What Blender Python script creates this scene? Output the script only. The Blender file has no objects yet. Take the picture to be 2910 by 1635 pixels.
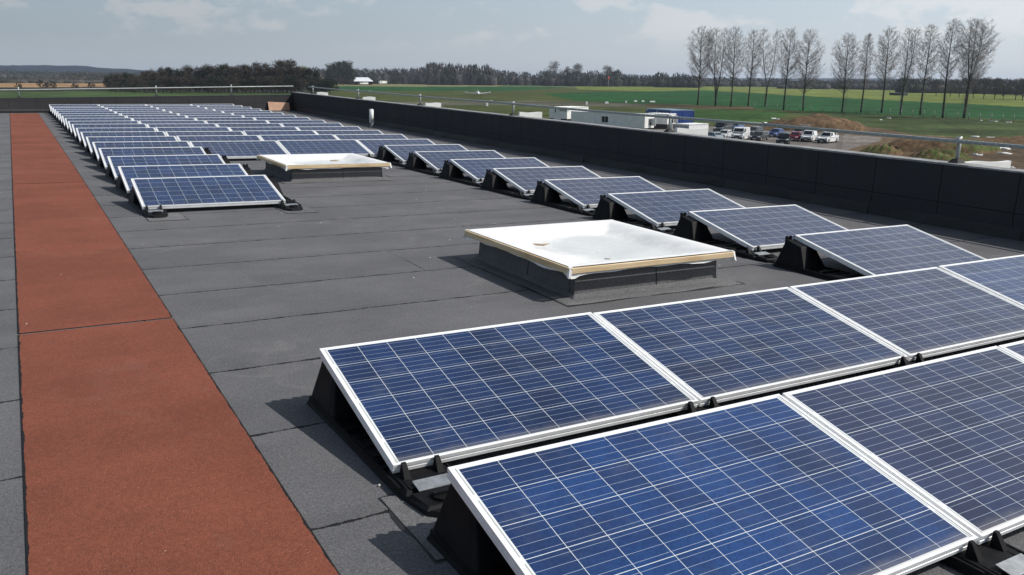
import bpy, bmesh, math, random
import numpy as np
from mathutils import Matrix, Vector

scene = bpy.context.scene
col = scene.collection
rad = math.radians

# ------------------------------------------------------------------ camera
CAM = Vector((-1.1998, -1.5286, 1.6417))
YAW, PITCH, FPX = rad(30.437), rad(-13.893), 2399.02
ROLL_ROOF, ROLL_TRUE = rad(1.750), rad(0.51)
PW, PH = 2910.0, 1635.0


def basis(roll):
    f = Vector((math.sin(YAW) * math.cos(PITCH), math.cos(YAW) * math.cos(PITCH), math.sin(PITCH)))
    r = Vector((math.cos(YAW), -math.sin(YAW), 0))
    u = r.cross(f)
    return r * math.cos(roll) + u * math.sin(roll), -r * math.sin(roll) + u * math.cos(roll), f


CR, CU, CF = basis(ROLL_TRUE)
cam_d = bpy.data.cameras.new('camera')
cam_d.sensor_width = 36
cam_d.lens = FPX / PW * 36
cam_d.clip_start, cam_d.clip_end = 0.05, 40000
cam = bpy.data.objects.new('camera', cam_d)
col.objects.link(cam)
mw = Matrix((CR, CU, -CF)).transposed().to_4x4()
mw.translation = CAM
cam.matrix_world = mw
scene.camera = cam
# the roof falls slightly to its gutters: everything on it is turned by the same small angle
r0, u0, f0 = basis(ROLL_ROOF)
RM = Matrix((CR, CU, CF)).transposed() @ Matrix((r0, u0, f0))
ROOF = Matrix.Translation(CAM) @ RM.to_4x4() @ Matrix.Translation(-CAM)

# ------------------------------------------------------------------ light
SUN_AZ, SUN_EL = rad(124), rad(45)
w = bpy.data.worlds.new('World')
scene.world = w
w.use_nodes = True
nt = w.node_tree
nt.nodes.clear()


class NB:
    """a few shorthands for building node trees"""
    def __init__(s, tree):
        s.t = tree

    def n(s, kind, **kw):
        nd = s.t.nodes.new(kind)
        for k, v in kw.items():
            setattr(nd, k, v)
        return nd

    def put(s, sock, v):
        if isinstance(v, bpy.types.NodeSocket):
            s.t.links.new(v, sock)
        elif v is not None:
            if isinstance(v, (tuple, list)) and len(v) == 3 and sock.type == 'RGBA':
                v = (*v, 1)
            sock.default_value = v

    def math(s, op, a, b=None, c=None, clamp=False):
        nd = s.n('ShaderNodeMath', operation=op, use_clamp=clamp)
        for i, v in enumerate((a, b, c)):
            if v is not None:
                s.put(nd.inputs[i], v)
        return nd.outputs[0]

    def mix(s, f, a, b, mode='MIX'):
        nd = s.n('ShaderNodeMix', data_type='RGBA', blend_type=mode)
        s.put(nd.inputs[0], f)
        s.put(nd.inputs[6], a)
        s.put(nd.inputs[7], b)
        return nd.outputs[2]

    def ramp(s, v, a, b, lo=0.0, hi=1.0, smooth=True):
        nd = s.n('ShaderNodeMapRange', interpolation_type='SMOOTHSTEP' if smooth else 'LINEAR')
        s.put(nd.inputs[0], v)
        s.put(nd.inputs[1], a)
        s.put(nd.inputs[2], b)
        s.put(nd.inputs[3], lo)
        s.put(nd.inputs[4], hi)
        return nd.outputs[0]

    def noise(s, vec, scale, detail=3, rough=0.55, dim='3D', w=None):
        nd = s.n('ShaderNodeTexNoise', noise_dimensions=dim)
        if vec is not None:
            s.put(nd.inputs['Vector'], vec)
        nd.inputs['Scale'].default_value = scale
        nd.inputs['Detail'].default_value = detail
        nd.inputs['Roughness'].default_value = rough
        return nd.outputs[0]

    def vmul(s, vec, k):
        nd = s.n('ShaderNodeVectorMath', operation='MULTIPLY')
        s.put(nd.inputs[0], vec)
        nd.inputs[1].default_value = k
        return nd.outputs[0]

    def xyz(s, vec):
        nd = s.n('ShaderNodeSeparateXYZ')
        s.put(nd.inputs[0], vec)
        return nd.outputs

    def comb(s, x, y, z):
        nd = s.n('ShaderNodeCombineXYZ')
        for i, v in enumerate((x, y, z)):
            s.put(nd.inputs[i], v)
        return nd.outputs[0]


nb = NB(nt)
sky = nb.n('ShaderNodeTexSky', sky_type='NISHITA', sun_disc=False)
sky.sun_elevation, sky.sun_rotation = SUN_EL, SUN_AZ
sky.air_density, sky.dust_density, sky.ozone_density = 1.0, 1.6, 1.0
tc = nb.n('ShaderNodeTexCoord')
dx, dy, dz = nb.xyz(tc.outputs['Generated'])
# thin spring haze low in the sky, brighter towards the sun
sd = nb.math('ADD', nb.math('MULTIPLY', dx, math.sin(rad(100))), nb.math('MULTIPLY', dy, math.cos(rad(100))))
az = nb.math('POWER', nb.ramp(sd, -0.22, 0.80, smooth=False), 1.45)
haze_col = nb.mix(az, (3.55, 4.10, 4.58), (7.0, 7.5, 8.0))
haze_col = nb.mix(nb.ramp(dz, 0.045, 0.0, 0.0, 0.30), haze_col, (6.2, 6.6, 6.9))
haze_col = nb.mix(nb.ramp(dz, 0.015, 0.13), haze_col, nb.mix(1.0, haze_col, (0.90, 1.02, 1.09), 'MULTIPLY'))
el = nb.ramp(dz, 0.0, 0.62)
haze_f = nb.ramp(el, 0.0, 1.0, 0.93, 0.12, smooth=False)
base = nb.mix(haze_f, sky.outputs[0], haze_col)
# clouds: coordinates on a flat layer overhead
cv = nb.comb(nb.math('MULTIPLY', dx, 11.0), nb.math('MULTIPLY', dy, 11.0), nb.math('MULTIPLY', dz, 25.0))
big = nb.noise(cv, 0.75, 2, 0.5)
fine = nb.noise(cv, 2.1, 7, 0.56)
cl = nb.math('ADD', nb.math('MULTIPLY', big, 0.55), nb.math('MULTIPLY', fine, 0.55))
cl = nb.math('ADD', cl, nb.math('MULTIPLY', az, 0.10))
cf = nb.ramp(cl, 0.565, 0.665)
lowfade = nb.ramp(dz, 0.022, 0.060)
cf = nb.math('MULTIPLY', nb.math('MULTIPLY', cf, lowfade), 0.58)
cloud_col = nb.mix(az, (5.3, 5.35, 5.5), (8.6, 8.7, 8.8))
base = nb.mix(cf, base, cloud_col)
bg = nb.n('ShaderNodeBackground')
nt.links.new(base, bg.inputs[0])
bg.inputs[1].default_value = 0.10
wo = nb.n('ShaderNodeOutputWorld')
nt.links.new(bg.outputs[0], wo.inputs[0])

sun_d = bpy.data.lights.new('sun', 'SUN')
sun_d.energy, sun_d.angle, sun_d.color = 4.3, rad(0.53), (1.0, 0.965, 0.91)
sun = bpy.data.objects.new('sun', sun_d)
col.objects.link(sun)
sv = Vector((math.sin(SUN_AZ) * math.cos(SUN_EL), math.cos(SUN_AZ) * math.cos(SUN_EL), math.sin(SUN_EL)))
sun.rotation_euler = sv.to_track_quat('Z', 'Y').to_euler()
sun.location = (20, -20, 40)
vs = scene.view_settings
vs.view_transform, vs.look, vs.exposure, vs.gamma = 'Standard', 'None', 0.0, 1.0
vs.use_curve_mapping = False
scene.cycles.max_bounces = 6
scene.cycles.use_denoising = True

# ------------------------------------------------------------------ helpers
ROOF_THINGS = []


def tag(o, label=None, cat=None, group=None, kind=None):
    if label:
        o['label'] = label
    if cat:
        o['category'] = cat
    if group:
        o['group'] = group
    if kind:
        o['kind'] = kind
    return o


def root(name, loc, label, cat, group=None, rz=0.0, roof=False):
    o = bpy.data.objects.new(name, None)
    o.empty_display_size = 0.2
    col.objects.link(o)
    o.location = loc
    o.rotation_euler = (0, 0, rz)
    if roof:
        ROOF_THINGS.append(o)
    return tag(o, label, cat, group)


def link(name, me, m, parent=None, loc=None, roof=False):
    o = bpy.data.objects.new(name, me)
    if m is not None and not me.materials:
        for mm in (m if isinstance(m, (list, tuple)) else [m]):
            me.materials.append(mm)
    col.objects.link(o)
    if parent:
        o.parent = parent
    if loc is not None:
        o.location = loc
    if roof:
        ROOF_THINGS.append(o)
    return o


def copy_tree(o, parent=None):
    c = o.copy()
    col.objects.link(c)
    c.parent = parent
    for ch in list(o.children):
        copy_tree(ch, c)
    return c


class MB:
    """collects simple shapes; build() links them as one mesh object"""
    def __init__(s):
        s.bm = bmesh.new()

    def box(s, x0, x1, y0, y1, z0, z1, mi=0):
        return s.hexa([(x0, y0, z0), (x1, y0, z0), (x1, y1, z0), (x0, y1, z0)],
                      [(x0, y0, z1), (x1, y0, z1), (x1, y1, z1), (x0, y1, z1)], mi)

    def hexa(s, lo, hi, mi=0):
        n = len(lo)
        a = [s.bm.verts.new(p) for p in lo]
        b = [s.bm.verts.new(p) for p in hi]
        fs = [s.bm.faces.new(a[::-1]), s.bm.faces.new(b)]
        for i in range(n):
            j = (i + 1) % n
            fs.append(s.bm.faces.new((a[i], a[j], b[j], b[i])))
        for f in fs:
            f.material_index = mi
        return a + b

    def quad(s, pts, mi=0):
        f = s.bm.faces.new([s.bm.verts.new(p) for p in pts])
        f.material_index = mi
        return f

    def tube(s, pts, radii, n=8, cap=True, mi=0):
        pts = [Vector(p) for p in pts]
        if not isinstance(radii, (list, tuple)):
            radii = [radii] * len(pts)
        rings = []
        for i, p in enumerate(pts):
            d = (pts[min(i + 1, len(pts) - 1)] - pts[max(i - 1, 0)]).normalized()
            a = d.orthogonal().normalized() if i == 0 else (prev - d * prev.dot(d)).normalized()
            prev = a
            b = d.cross(a)
            rings.append([s.bm.verts.new(p + (a * math.cos(2 * math.pi * k / n) + b * math.sin(2 * math.pi * k / n)) * radii[i]) for k in range(n)])
        for i in range(len(rings) - 1):
            for k in range(n):
                f = s.bm.faces.new((rings[i][k], rings[i][(k + 1) % n], rings[i + 1][(k + 1) % n], rings[i + 1][k]))
                f.smooth = n > 5
                f.material_index = mi
        if cap:
            s.bm.faces.new(rings[0][::-1]).material_index = mi
            s.bm.faces.new(rings[-1]).material_index = mi

    def bevel(s, off, seg=1):
        bmesh.ops.bevel(s.bm, geom=list(s.bm.edges), offset=off, segments=seg, profile=0.6, affect='EDGES', clamp_overlap=True)

    def mesh(s, name):
        bmesh.ops.recalc_face_normals(s.bm, faces=list(s.bm.faces))
        me = bpy.data.meshes.new(name)
        s.bm.to_mesh(me)
        s.bm.free()
        return me

    def build(s, name, m, parent=None, loc=None, roof=False):
        return link(name, s.mesh(name), m, parent, loc, roof)


def np_mesh(name, verts, faces_flat, per, colors=None):
    me = bpy.data.meshes.new(name)
    v = np.asarray(verts, np.float32).reshape(-1, 3)
    f = np.asarray(faces_flat, np.int32).ravel()
    nf = len(f) // per
    me.vertices.add(len(v))
    me.vertices.foreach_set('co', v.ravel())
    me.loops.add(len(f))
    me.loops.foreach_set('vertex_index', f)
    me.polygons.add(nf)
    me.polygons.foreach_set('loop_start', np.arange(nf, dtype=np.int32) * per)
    me.polygons.foreach_set('loop_total', np.full(nf, per, np.int32))
    if colors is not None:
        at = me.attributes.new('cover', 'FLOAT_COLOR', 'POINT')
        c = np.concatenate([colors, np.ones((len(colors), 1))], 1).astype(np.float32)
        at.data.foreach_set('color', c.ravel())
    me.update(calc_edges=True)
    me.validate()
    return me


def new_mat(name):
    m = bpy.data.materials.new(name)
    m.use_nodes = True
    t = m.node_tree
    b = NB(t)
    p = t.nodes['Principled BSDF']
    return m, b, p


def bump(b, p, h, strength=0.3, dist=0.01):
    nd = b.n('ShaderNodeBump')
    nd.inputs['Strength'].default_value = strength
    nd.inputs['Distance'].default_value = dist
    b.put(nd.inputs['Height'], h)
    b.t.links.new(nd.outputs[0], p.inputs['Normal'])


def simple(name, c, rough=0.7, var=0.15, scale=3.0, metal=0.0, bmp=0.0, spec=None, detail=4):
    m, b, p = new_mat(name)
    co = b.n('ShaderNodeTexCoord').outputs['Object']
    n = b.noise(co, scale, detail)
    lo = tuple(x * (1 - var) for x in c)
    hi = tuple(min(1, x * (1 + var)) for x in c)
    b.put(p.inputs['Base Color'], b.mix(b.ramp(n, 0.3, 0.7), lo, hi))
    p.inputs['Roughness'].default_value = rough
    p.inputs['Metallic'].default_value = metal
    if spec is not None:
        p.inputs['Specular IOR Level'].default_value = spec
    if bmp:
        bump(b, p, n, bmp, 0.01)
    return m


# ------------------------------------------------------------------ materials
def felt(name, c, seams=True, walk=False, spec_amt=1.0):
    m, b, p = new_mat(name)
    co = b.n('ShaderNodeTexCoord').outputs['Object']
    x, y, z = b.xyz(co)
    g1 = b.noise(co, 210, 2, 0.7)
    g2 = b.noise(co, 70, 3, 0.7)
    blot = b.noise(co, 0.9, 5, 0.62)
    str_ = b.noise(b.vmul(co, (0.25, 2.2, 1)), 1.0, 4, 0.6)
    gran = b.math('ADD', b.math('MULTIPLY', b.ramp(g1, 0.25, 0.75), 0.62), b.math('MULTIPLY', b.ramp(g2, 0.3, 0.7), 0.38))
    k = 0.55 * spec_amt
    cc = b.mix(gran, tuple(v * (1 - k) for v in c), tuple(v * (1 + k) for v in c))
    tone = b.math('ADD', b.ramp(blot, 0.3, 0.7, 0.86, 1.12), b.ramp(str_, 0.3, 0.7, -0.05, 0.05))
    tv = b.n('ShaderNodeVectorMath', operation='SCALE')
    b.put(tv.inputs[0], cc)
    b.put(tv.inputs[3], tone)
    cc = tv.outputs[0]
    # pale scuffs and dried puddle dust
    sc = b.noise(co, 2.3, 7, 0.72)
    cc = b.mix(b.ramp(sc, 0.63, 0.80, 0, 0.45), cc, (0.30, 0.29, 0.28) if not walk else (0.30, 0.17, 0.13))
    pn = b.noise(co, 0.55, 4, 0.5)
    tide = b.math('MULTIPLY', b.ramp(b.math('ABSOLUTE', b.math('SUBTRACT', pn, 0.56)), 0.014, 0.0), b.ramp(sc, 0.40, 0.65))
    cc = b.mix(b.math('MULTIPLY', tide, 0.20 if not walk else 0.06), cc, (0.26, 0.25, 0.24))
    cc = b.mix(b.ramp(pn, 0.56, 0.62, 0.0, 0.16), cc, tuple(v * 0.62 for v in c))
    g3 = b.noise(co, 26, 3, 0.75)
    cc = b.mix(b.ramp(g3, 0.56, 0.74, 0.0, 0.22), cc, tuple(v * 0.45 for v in c))
    cc = b.mix(b.ramp(g3, 0.44, 0.28, 0.0, 0.20), cc, tuple(v * 1.75 for v in c))
    # light mineral chips
    v = b.n('ShaderNodeTexVoronoi')
    b.put(v.inputs['Vector'], co)
    v.inputs['Scale'].default_value = 42
    chip = b.math('LESS_THAN', v.outputs['Distance'], 0.085)
    cc = b.mix(b.math('MULTIPLY', chip, 0.5 if not walk else 0.35), cc, (0.45, 0.43, 0.40))
    if seams:
        wob = b.noise(b.vmul(co, (3.0, 0.4, 0)), 1.0, 5, 0.7)
        ys = b.math('ADD', b.math('SUBTRACT', y, 1.257), b.math('MULTIPLY', b.math('SUBTRACT', wob, 0.5), 0.045))
        d = b.math('PINGPONG', ys, 0.47)
        thick = b.ramp(b.noise(b.vmul(co, (7, 1, 0)), 1.0, 4, 0.8), 0.32, 0.70, 0.002, 0.017)
        line = b.math('LESS_THAN', d, thick)
        kf = b.math('FLOOR', b.math('DIVIDE', ys, 0.94))
        wn = b.n('ShaderNodeTexWhiteNoise', noise_dimensions='1D')
        b.put(wn.inputs['W'], kf)
        wx = b.math('MULTIPLY', b.math('SUBTRACT', b.noise(b.vmul(co, (0.4, 5, 0)), 1.0, 4, 0.7), 0.5), 0.05)
        xs = b.math('ADD', b.math('SUBTRACT', x, b.math('ADD', 1.78, b.math('MULTIPLY', b.math('FLOOR', b.math('MULTIPLY', wn.outputs[0], 4)), 2.35))), wx)
        lap = b.math('LESS_THAN', b.math('PINGPONG', xs, 4.7), b.math('MULTIPLY', thick, 0.8))
        ln = b.math('MAXIMUM', line, lap)
        # the lap itself is a slightly different tone for a hand's width
        band = b.math('LESS_THAN', b.math('MODULO', b.math('ADD', ys, 94.0), 0.94), 0.10)
        cc = b.mix(b.math('MULTIPLY', band, 0.10), cc, (0.05, 0.05, 0.052))
        cc = b.mix(ln, cc, (0.012, 0.012, 0.013))
    if walk:
        wob = b.noise(b.vmul(co, (0.3, 6.0, 0)), 1.0, 5, 0.75)
        edge = b.math('ABSOLUTE', x)
        ln = b.math('GREATER_THAN', b.math('ADD', edge, b.math('MULTIPLY', b.ramp(wob, 0.35, 0.8), 0.012)), 0.4505)
        cc = b.mix(ln, cc, (0.012, 0.012, 0.012))
    b.put(p.inputs['Base Color'], cc)
    p.inputs['Roughness'].default_value = 0.9
    p.inputs['Specular IOR Level'].default_value = 0.25
    rip = b.math('ADD', b.math('MULTIPLY', gran, 0.004), b.math('MULTIPLY', b.noise(b.vmul(co, (0.7, 2.4, 1)), 1.0, 3, 0.5), 0.045))
    bump(b, p, rip, 0.7, 1.0)
    return m


M_FELT = felt('mineral felt', (0.122, 0.121, 0.126))
M_FELT_PLAIN = felt('mineral felt upstand', (0.140, 0.139, 0.141), seams=False)
M_WALK = felt('red walkway felt', (0.196, 0.061, 0.036), seams=False, walk=True, spec_amt=0.75)


def parapet_mat():
    m, b, p = new_mat('parapet felt')
    co = b.n('ShaderNodeTexCoord').outputs['Object']
    x, y, z = b.xyz(co)
    s = b.math('ADD', x, b.math('MULTIPLY', y, 1.0))
    g = b.noise(co, 130, 2, 0.7)
    bl = b.noise(co, 1.4, 5, 0.6)
    cc = b.mix(b.ramp(g, 0.3, 0.7), (0.026, 0.026, 0.029), (0.046, 0.046, 0.050))
    cc = b.mix(b.ramp(bl, 0.35, 0.75, 0, 0.35), cc, (0.058, 0.057, 0.057))
    stk = b.noise(b.vmul(co, (5, 5, 0.5)), 1.0, 4, 0.65)
    cc = b.mix(b.ramp(stk, 0.55, 0.8, 0, 0.40), cc, (0.080, 0.078, 0.076))
    cc = b.mix(b.math('LESS_THAN', b.math('ABSOLUTE', b.math('SUBTRACT', z, 0.30)), 0.005), cc, (0.010, 0.010, 0.010))
    wob = b.math('MULTIPLY', b.math('SUBTRACT', b.noise(b.vmul(co, (0.5, 0.5, 5)), 1, 3), 0.5), 0.04)
    d = b.math('PINGPONG', b.math('ADD', s, b.math('ADD', wob, 0.35)), 0.5)
    cc = b.mix(b.math('LESS_THAN', d, 0.007), cc, (0.008, 0.008, 0.008))
    b.put(p.inputs['Base Color'], cc)
    p.inputs['Roughness'].default_value = 0.85
    p.inputs['Specular IOR Level'].default_value = 0.25
    bump(b, p, g, 0.4, 0.003)
    return m


M_PARAPET = parapet_mat()
M_COPE = simple('parapet coping felt', (0.23, 0.23, 0.23), 0.85, 0.3, 6, bmp=0.2)
M_BITUMEN = simple('black bitumen', (0.014, 0.014, 0.015), 0.6, 0.3, 20)


def cell_mat():
    m, b, p = new_mat('solar cells under glass')
    co = b.n('ShaderNodeTexCoord').outputs['Object']
    x, y, z = b.xyz(co)
    P = 0.1585
    u = b.math('DIVIDE', b.math('SUBTRACT', x, 0.0325), P)
    v = b.math('DIVIDE', b.math('SUBTRACT', y, 0.0195), P)
    iu, iv = b.math('FLOOR', u), b.math('FLOOR', v)
    fu, fv = b.math('FRACT', u), b.math('FRACT', v)
    rnd = b.n('ShaderNodeObjectInfo').outputs['Random']
    wn = b.n('ShaderNodeTexWhiteNoise', noise_dimensions='3D')
    b.put(wn.inputs['Vector'], b.comb(iu, iv, b.math('MULTIPLY', rnd, 91.0)))
    cr = wn.outputs[0]
    # large soft drift over several cells, so that each panel has its own patches
    off = b.comb(b.math('MULTIPLY', rnd, 37.0), b.math('MULTIPLY', rnd, 61.0), 0)
    av = b.n('ShaderNodeVectorMath', operation='ADD')
    b.put(av.inputs[0], co)
    b.put(av.inputs[1], off)
    drift = b.noise(av.outputs[0], 2.2, 3, 0.6)
    tone = b.math('ADD', b.math('MULTIPLY', cr, 0.26), b.math('MULTIPLY', drift, 0.95))
    blue = b.mix(b.ramp(tone, 0.30, 0.90), (0.012, 0.024, 0.066), (0.013, 0.047, 0.155))
    grain = b.n('ShaderNodeTexVoronoi')
    b.put(grain.inputs['Vector'], av.outputs[0])
    grain.inputs['Scale'].default_value = 95
    gr = b.xyz(grain.outputs['Color'])[0]
    blue = b.mix(b.ramp(gr, 0, 1, 0.0, 0.34), blue, (0.005, 0.014, 0.06))
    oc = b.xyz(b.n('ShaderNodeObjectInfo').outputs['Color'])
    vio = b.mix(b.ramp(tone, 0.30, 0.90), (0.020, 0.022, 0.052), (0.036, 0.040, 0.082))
    blue = b.mix(b.math('MULTIPLY', oc[0], b.ramp(drift, 0.25, 0.70, 0.55, 1.0)), blue, vio)  # violet-grey sheen of a slanting view, painted into each panel's cell colour
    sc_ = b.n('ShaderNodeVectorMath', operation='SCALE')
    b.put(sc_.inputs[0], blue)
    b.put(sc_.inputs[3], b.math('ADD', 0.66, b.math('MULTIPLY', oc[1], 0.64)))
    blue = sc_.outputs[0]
    # white gaps between cells, thin silver bus bars along the long side
    eu = b.math('MULTIPLY', b.math('MINIMUM', fu, b.math('SUBTRACT', 1.0, fu)), P)
    ev = b.math('MULTIPLY', b.math('MINIMUM', fv, b.math('SUBTRACT', 1.0, fv)), P)
    gap = b.math('LESS_THAN', b.math('MINIMUM', b.math('MULTIPLY', eu, 1.15), ev), 0.0013)
    bb = b.math('PINGPONG', b.math('SUBTRACT', b.math('MULTIPLY', fv, 4.0), 0.5), 0.5)
    bus = b.math('LESS_THAN', bb, 0.0175)
    cc = b.mix(b.math('MULTIPLY', bus, 0.85), blue, (0.42, 0.48, 0.56))
    cc = b.mix(gap, cc, (0.66, 0.70, 0.70))
    ins = b.math('MULTIPLY', b.math('MULTIPLY', b.math('GREATER_THAN', u, 0.0), b.math('LESS_THAN', u, 10.0)),
                 b.math('MULTIPLY', b.math('GREATER_THAN', v, 0.0), b.math('LESS_THAN', v, 6.0)))
    # white backsheet with the end ribbons showing as short grey dashes
    ex = b.math('MINIMUM', x, b.math('SUBTRACT', 1.65, x))
    rib = b.math('MULTIPLY', b.math('LESS_THAN', b.math('ABSOLUTE', b.math('SUBTRACT', ex, 0.0235)), 0.0025),
                 b.math('GREATER_THAN', b.math('PINGPONG', b.math('SUBTRACT', v, 1.0), 1.0), 0.10))
    back = b.mix(rib, (0.72, 0.73, 0.72), (0.36, 0.38, 0.38))
    cc = b.mix(ins, back, cc)
    # thin dust
    du = b.noise(av.outputs[0], 5.0, 6, 0.7)
    cc = b.mix(b.ramp(du, 0.5, 0.85, 0.0, 0.10), cc, (0.40, 0.38, 0.36))
    low = b.math('MULTIPLY', b.ramp(b.math('ADD', y, b.math('MULTIPLY', b.math('SUBTRACT', du, 0.5), 0.10)), 0.075, 0.012), 0.30)
    cc = b.mix(low, cc, (0.30, 0.28, 0.25))
    b.put(p.inputs['Base Color'], cc)
    b.put(p.inputs['Roughness'], b.ramp(du, 0.3, 0.8, 0.12, 0.26))
    p.inputs['IOR'].default_value = 1.45
    p.inputs['Specular IOR Level'].default_value = 0.5
    return m


M_CELL = cell_mat()
M_ALU = simple('silver anodised frame', (0.88, 0.885, 0.88), 0.42, 0.06, 9, metal=0.15)
M_PLATE = simple('galvanised plate', (0.44, 0.45, 0.45), 0.38, 0.2, 25, metal=0.7)
M_PLASTIC = simple('black recycled plastic', (0.0065, 0.0065, 0.0075), 0.6, 0.35, 12, bmp=0.08, spec=0.14)
M_STEEL = None


def tube_mat():
    m, b, p = new_mat('weathered scaffold tube')
    co = b.n('ShaderNodeTexCoord').outputs['Object']
    n = b.noise(b.vmul(co, (3, 0.8, 3)), 1.3, 5, 0.65)
    n2 = b.noise(co, 30, 3)
    cc = b.mix(b.ramp(n2, 0.3, 0.7), (0.26, 0.29, 0.28), (0.42, 0.45, 0.43))
    cc = b.mix(b.ramp(n, 0.60, 0.68, 0, 0.8), cc, (0.05, 0.16, 0.12))
    cc = b.mix(b.ramp(b.noise(co, 4.1, 4), 0.66, 0.8, 0, 0.5), cc, (0.20, 0.12, 0.07))
    b.put(p.inputs['Base Color'], cc)
    p.inputs['Metallic'].default_value = 0.35
    p.inputs['Roughness'].default_value = 0.55
    return m


M_TUBE = tube_mat()
M_RUBBER = simple('black rubber foot', (0.02, 0.02, 0.02), 0.8, 0.3, 10)
M_PIPE = simple('white plastic pipe', (0.74, 0.75, 0.75), 0.45, 0.08, 6)
M_BOARD = simple('bare plywood', (0.44, 0.26, 0.17), 0.7, 0.14, 4, bmp=0.05)


def wood_mat():
    m, b, p = new_mat('pale softwood batten')
    co = b.n('ShaderNodeTexCoord').outputs['Object']
    gr = b.noise(b.vmul(co, (2.5, 2.5, 60)), 1.0, 5, 0.65)
    cc = b.mix(b.ramp(gr, 0.3, 0.7), (0.58, 0.42, 0.23), (0.76, 0.61, 0.40))
    big = b.noise(b.vmul(co, (1.6, 1.6, 1.6)), 1.7, 3)
    cc = b.mix(b.ramp(big, 0.5, 0.75, 0, 0.5), cc, (0.42, 0.25, 0.11))
    v = b.n('ShaderNodeTexVoronoi')
    b.put(v.inputs['Vector'], b.vmul(co, (1, 1, 0.6)))
    v.inputs['Scale'].default_value = 4.2
    cc = b.mix(b.ramp(v.outputs['Distance'], 0.10, 0.04), cc, (0.20, 0.09, 0.04))
    b.put(p.inputs['Base Color'], cc)
    p.inputs['Roughness'].default_value = 0.65
    return m


M_WOOD = wood_mat()


def sheet_mat():
    m, b, p = new_mat('white polythene sheet')
    co = b.n('ShaderNodeTexCoord').outputs['Object']
    x, y, z = b.xyz(co)
    n = b.noise(co, 1.6, 6, 0.65)
    r = b.math('SQRT', b.math('ADD', b.math('POWER', b.math('SUBTRACT', x, 0.95), 2.0), b.math('POWER', b.math('SUBTRACT', y, 0.80), 2.0)))
    rr = b.math('ADD', r, b.math('MULTIPLY', b.math('SUBTRACT', n, 0.5), 0.75))
    pud = b.ramp(rr, 0.68, 0.40)
    cc = b.mix(b.math('MULTIPLY', pud, 0.8), (0.80, 0.795, 0.775), (0.60, 0.62, 0.60))
    ring = b.math('MULTIPLY', b.ramp(b.math('ABSOLUTE', b.math('SUBTRACT', rr, 0.60)), 0.05, 0.0), b.ramp(b.noise(co, 3, 4), 0.45, 0.75))
    cc = b.mix(b.math('MULTIPLY', ring, 0.45), cc, (0.48, 0.45, 0.40))
    dirt = b.ramp(b.noise(co, 9, 6, 0.7), 0.66, 0.82)
    cc = b.mix(b.math('MULTIPLY', b.math('MULTIPLY', dirt, b.ramp(r, 0.9, 0.2)), 0.6), cc, (0.30, 0.28, 0.24))
    b.put(p.inputs['Base Color'], cc)
    b.put(p.inputs['Roughness'], b.ramp(pud, 0, 1, 0.45, 0.22))
    bump(b, p, b.noise(b.vmul(co, (2, 5, 3)), 2.0, 4, 0.55), 0.25, 0.03)
    return m


M_SHEET = sheet_mat()
M_CARD = simple('wet cardboard', (0.33, 0.24, 0.16), 0.8, 0.3, 30)
M_WHITE = simple('white coated panel', (0.78, 0.78, 0.77), 0.5, 0.06, 2)
M_DARK = simple('dark opening', (0.012, 0.013, 0.014), 0.5, 0.2, 3)

# ------------------------------------------------------------------ the flat roof
X0R, YNEAR = -9.0, -6.0
WX0, WX1 = -1.305, -0.395


def wall_x(y):
    return 8.72 + (y - 4.0) * 0.0235


def wall_y(x):
    return 34.95 + (x + 1.5) * 0.10


def zr(x, y):
    """the felt falls a little towards the gutter in the far left corner"""
    return -0.13 * max(0.0, (y - 14.0) / 21.5) * min(1.0, max(0.0, (7.0 - x) / 8.0))


mb = MB()
ycut = [YNEAR, 14.0] + [14.0 + 21.9 * k / 24 for k in range(1, 25)]
xcut = [X0R, WX0, -1.0, WX1, 0.0, 1.67, 3.34, 5.0, 7.0, None]
for ya, yb in zip(ycut[:-1], ycut[1:]):
    for i in range(len(xcut) - 1):
        p_ = []
        for (k, yq) in ((i, ya), (i + 1, ya), (i + 1, yb), (i, yb)):
            xq_ = xcut[k] if xcut[k] is not None else wall_x(yq) + .05
            p_.append((xq_, yq, zr(xq_, yq)))
        mb.quad(p_)
bmesh.ops.remove_doubles(mb.bm, verts=list(mb.bm.verts), dist=.001)
roof = mb.build('flat_roof', M_FELT, roof=True)
tag(roof, kind='structure')

# felt patches let into the roof under the support feet and around the kerbs
def patch(cx, cy, hx, hy, seed):
    rng = random.Random(seed)
    ring = []
    for (sx, sy) in ((-1, -1), (1, -1), (1, 1), (-1, 1)):
        ring.append((cx + sx * hx + rng.uniform(-.02, .02), cy + sy * hy + rng.uniform(-.02, .02)))
    def sub(pts, grow, z):
        out = []
        c = Vector((cx, cy))
        for i in range(4):
            a, b_ = Vector(pts[i]), Vector(pts[(i + 1) % 4])
            for k in range(6):
                p = a.lerp(b_, k / 6)
                d = (p - c).normalized()
                p = p + d * (grow * rng.uniform(0.1, 1.5))
                out.append((p.x, p.y, z))
        return out
    m1, m2 = MB(), MB()
    m1.quad(sub(ring, 0.016, 0.002))
    m2.quad(sub(ring, 0.001, 0.0045))
    a = m1.build('bitumen_bleed', M_BITUMEN, roof)
    m2.build('felt_patch', M_FELT_PLAIN, roof)


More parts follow.
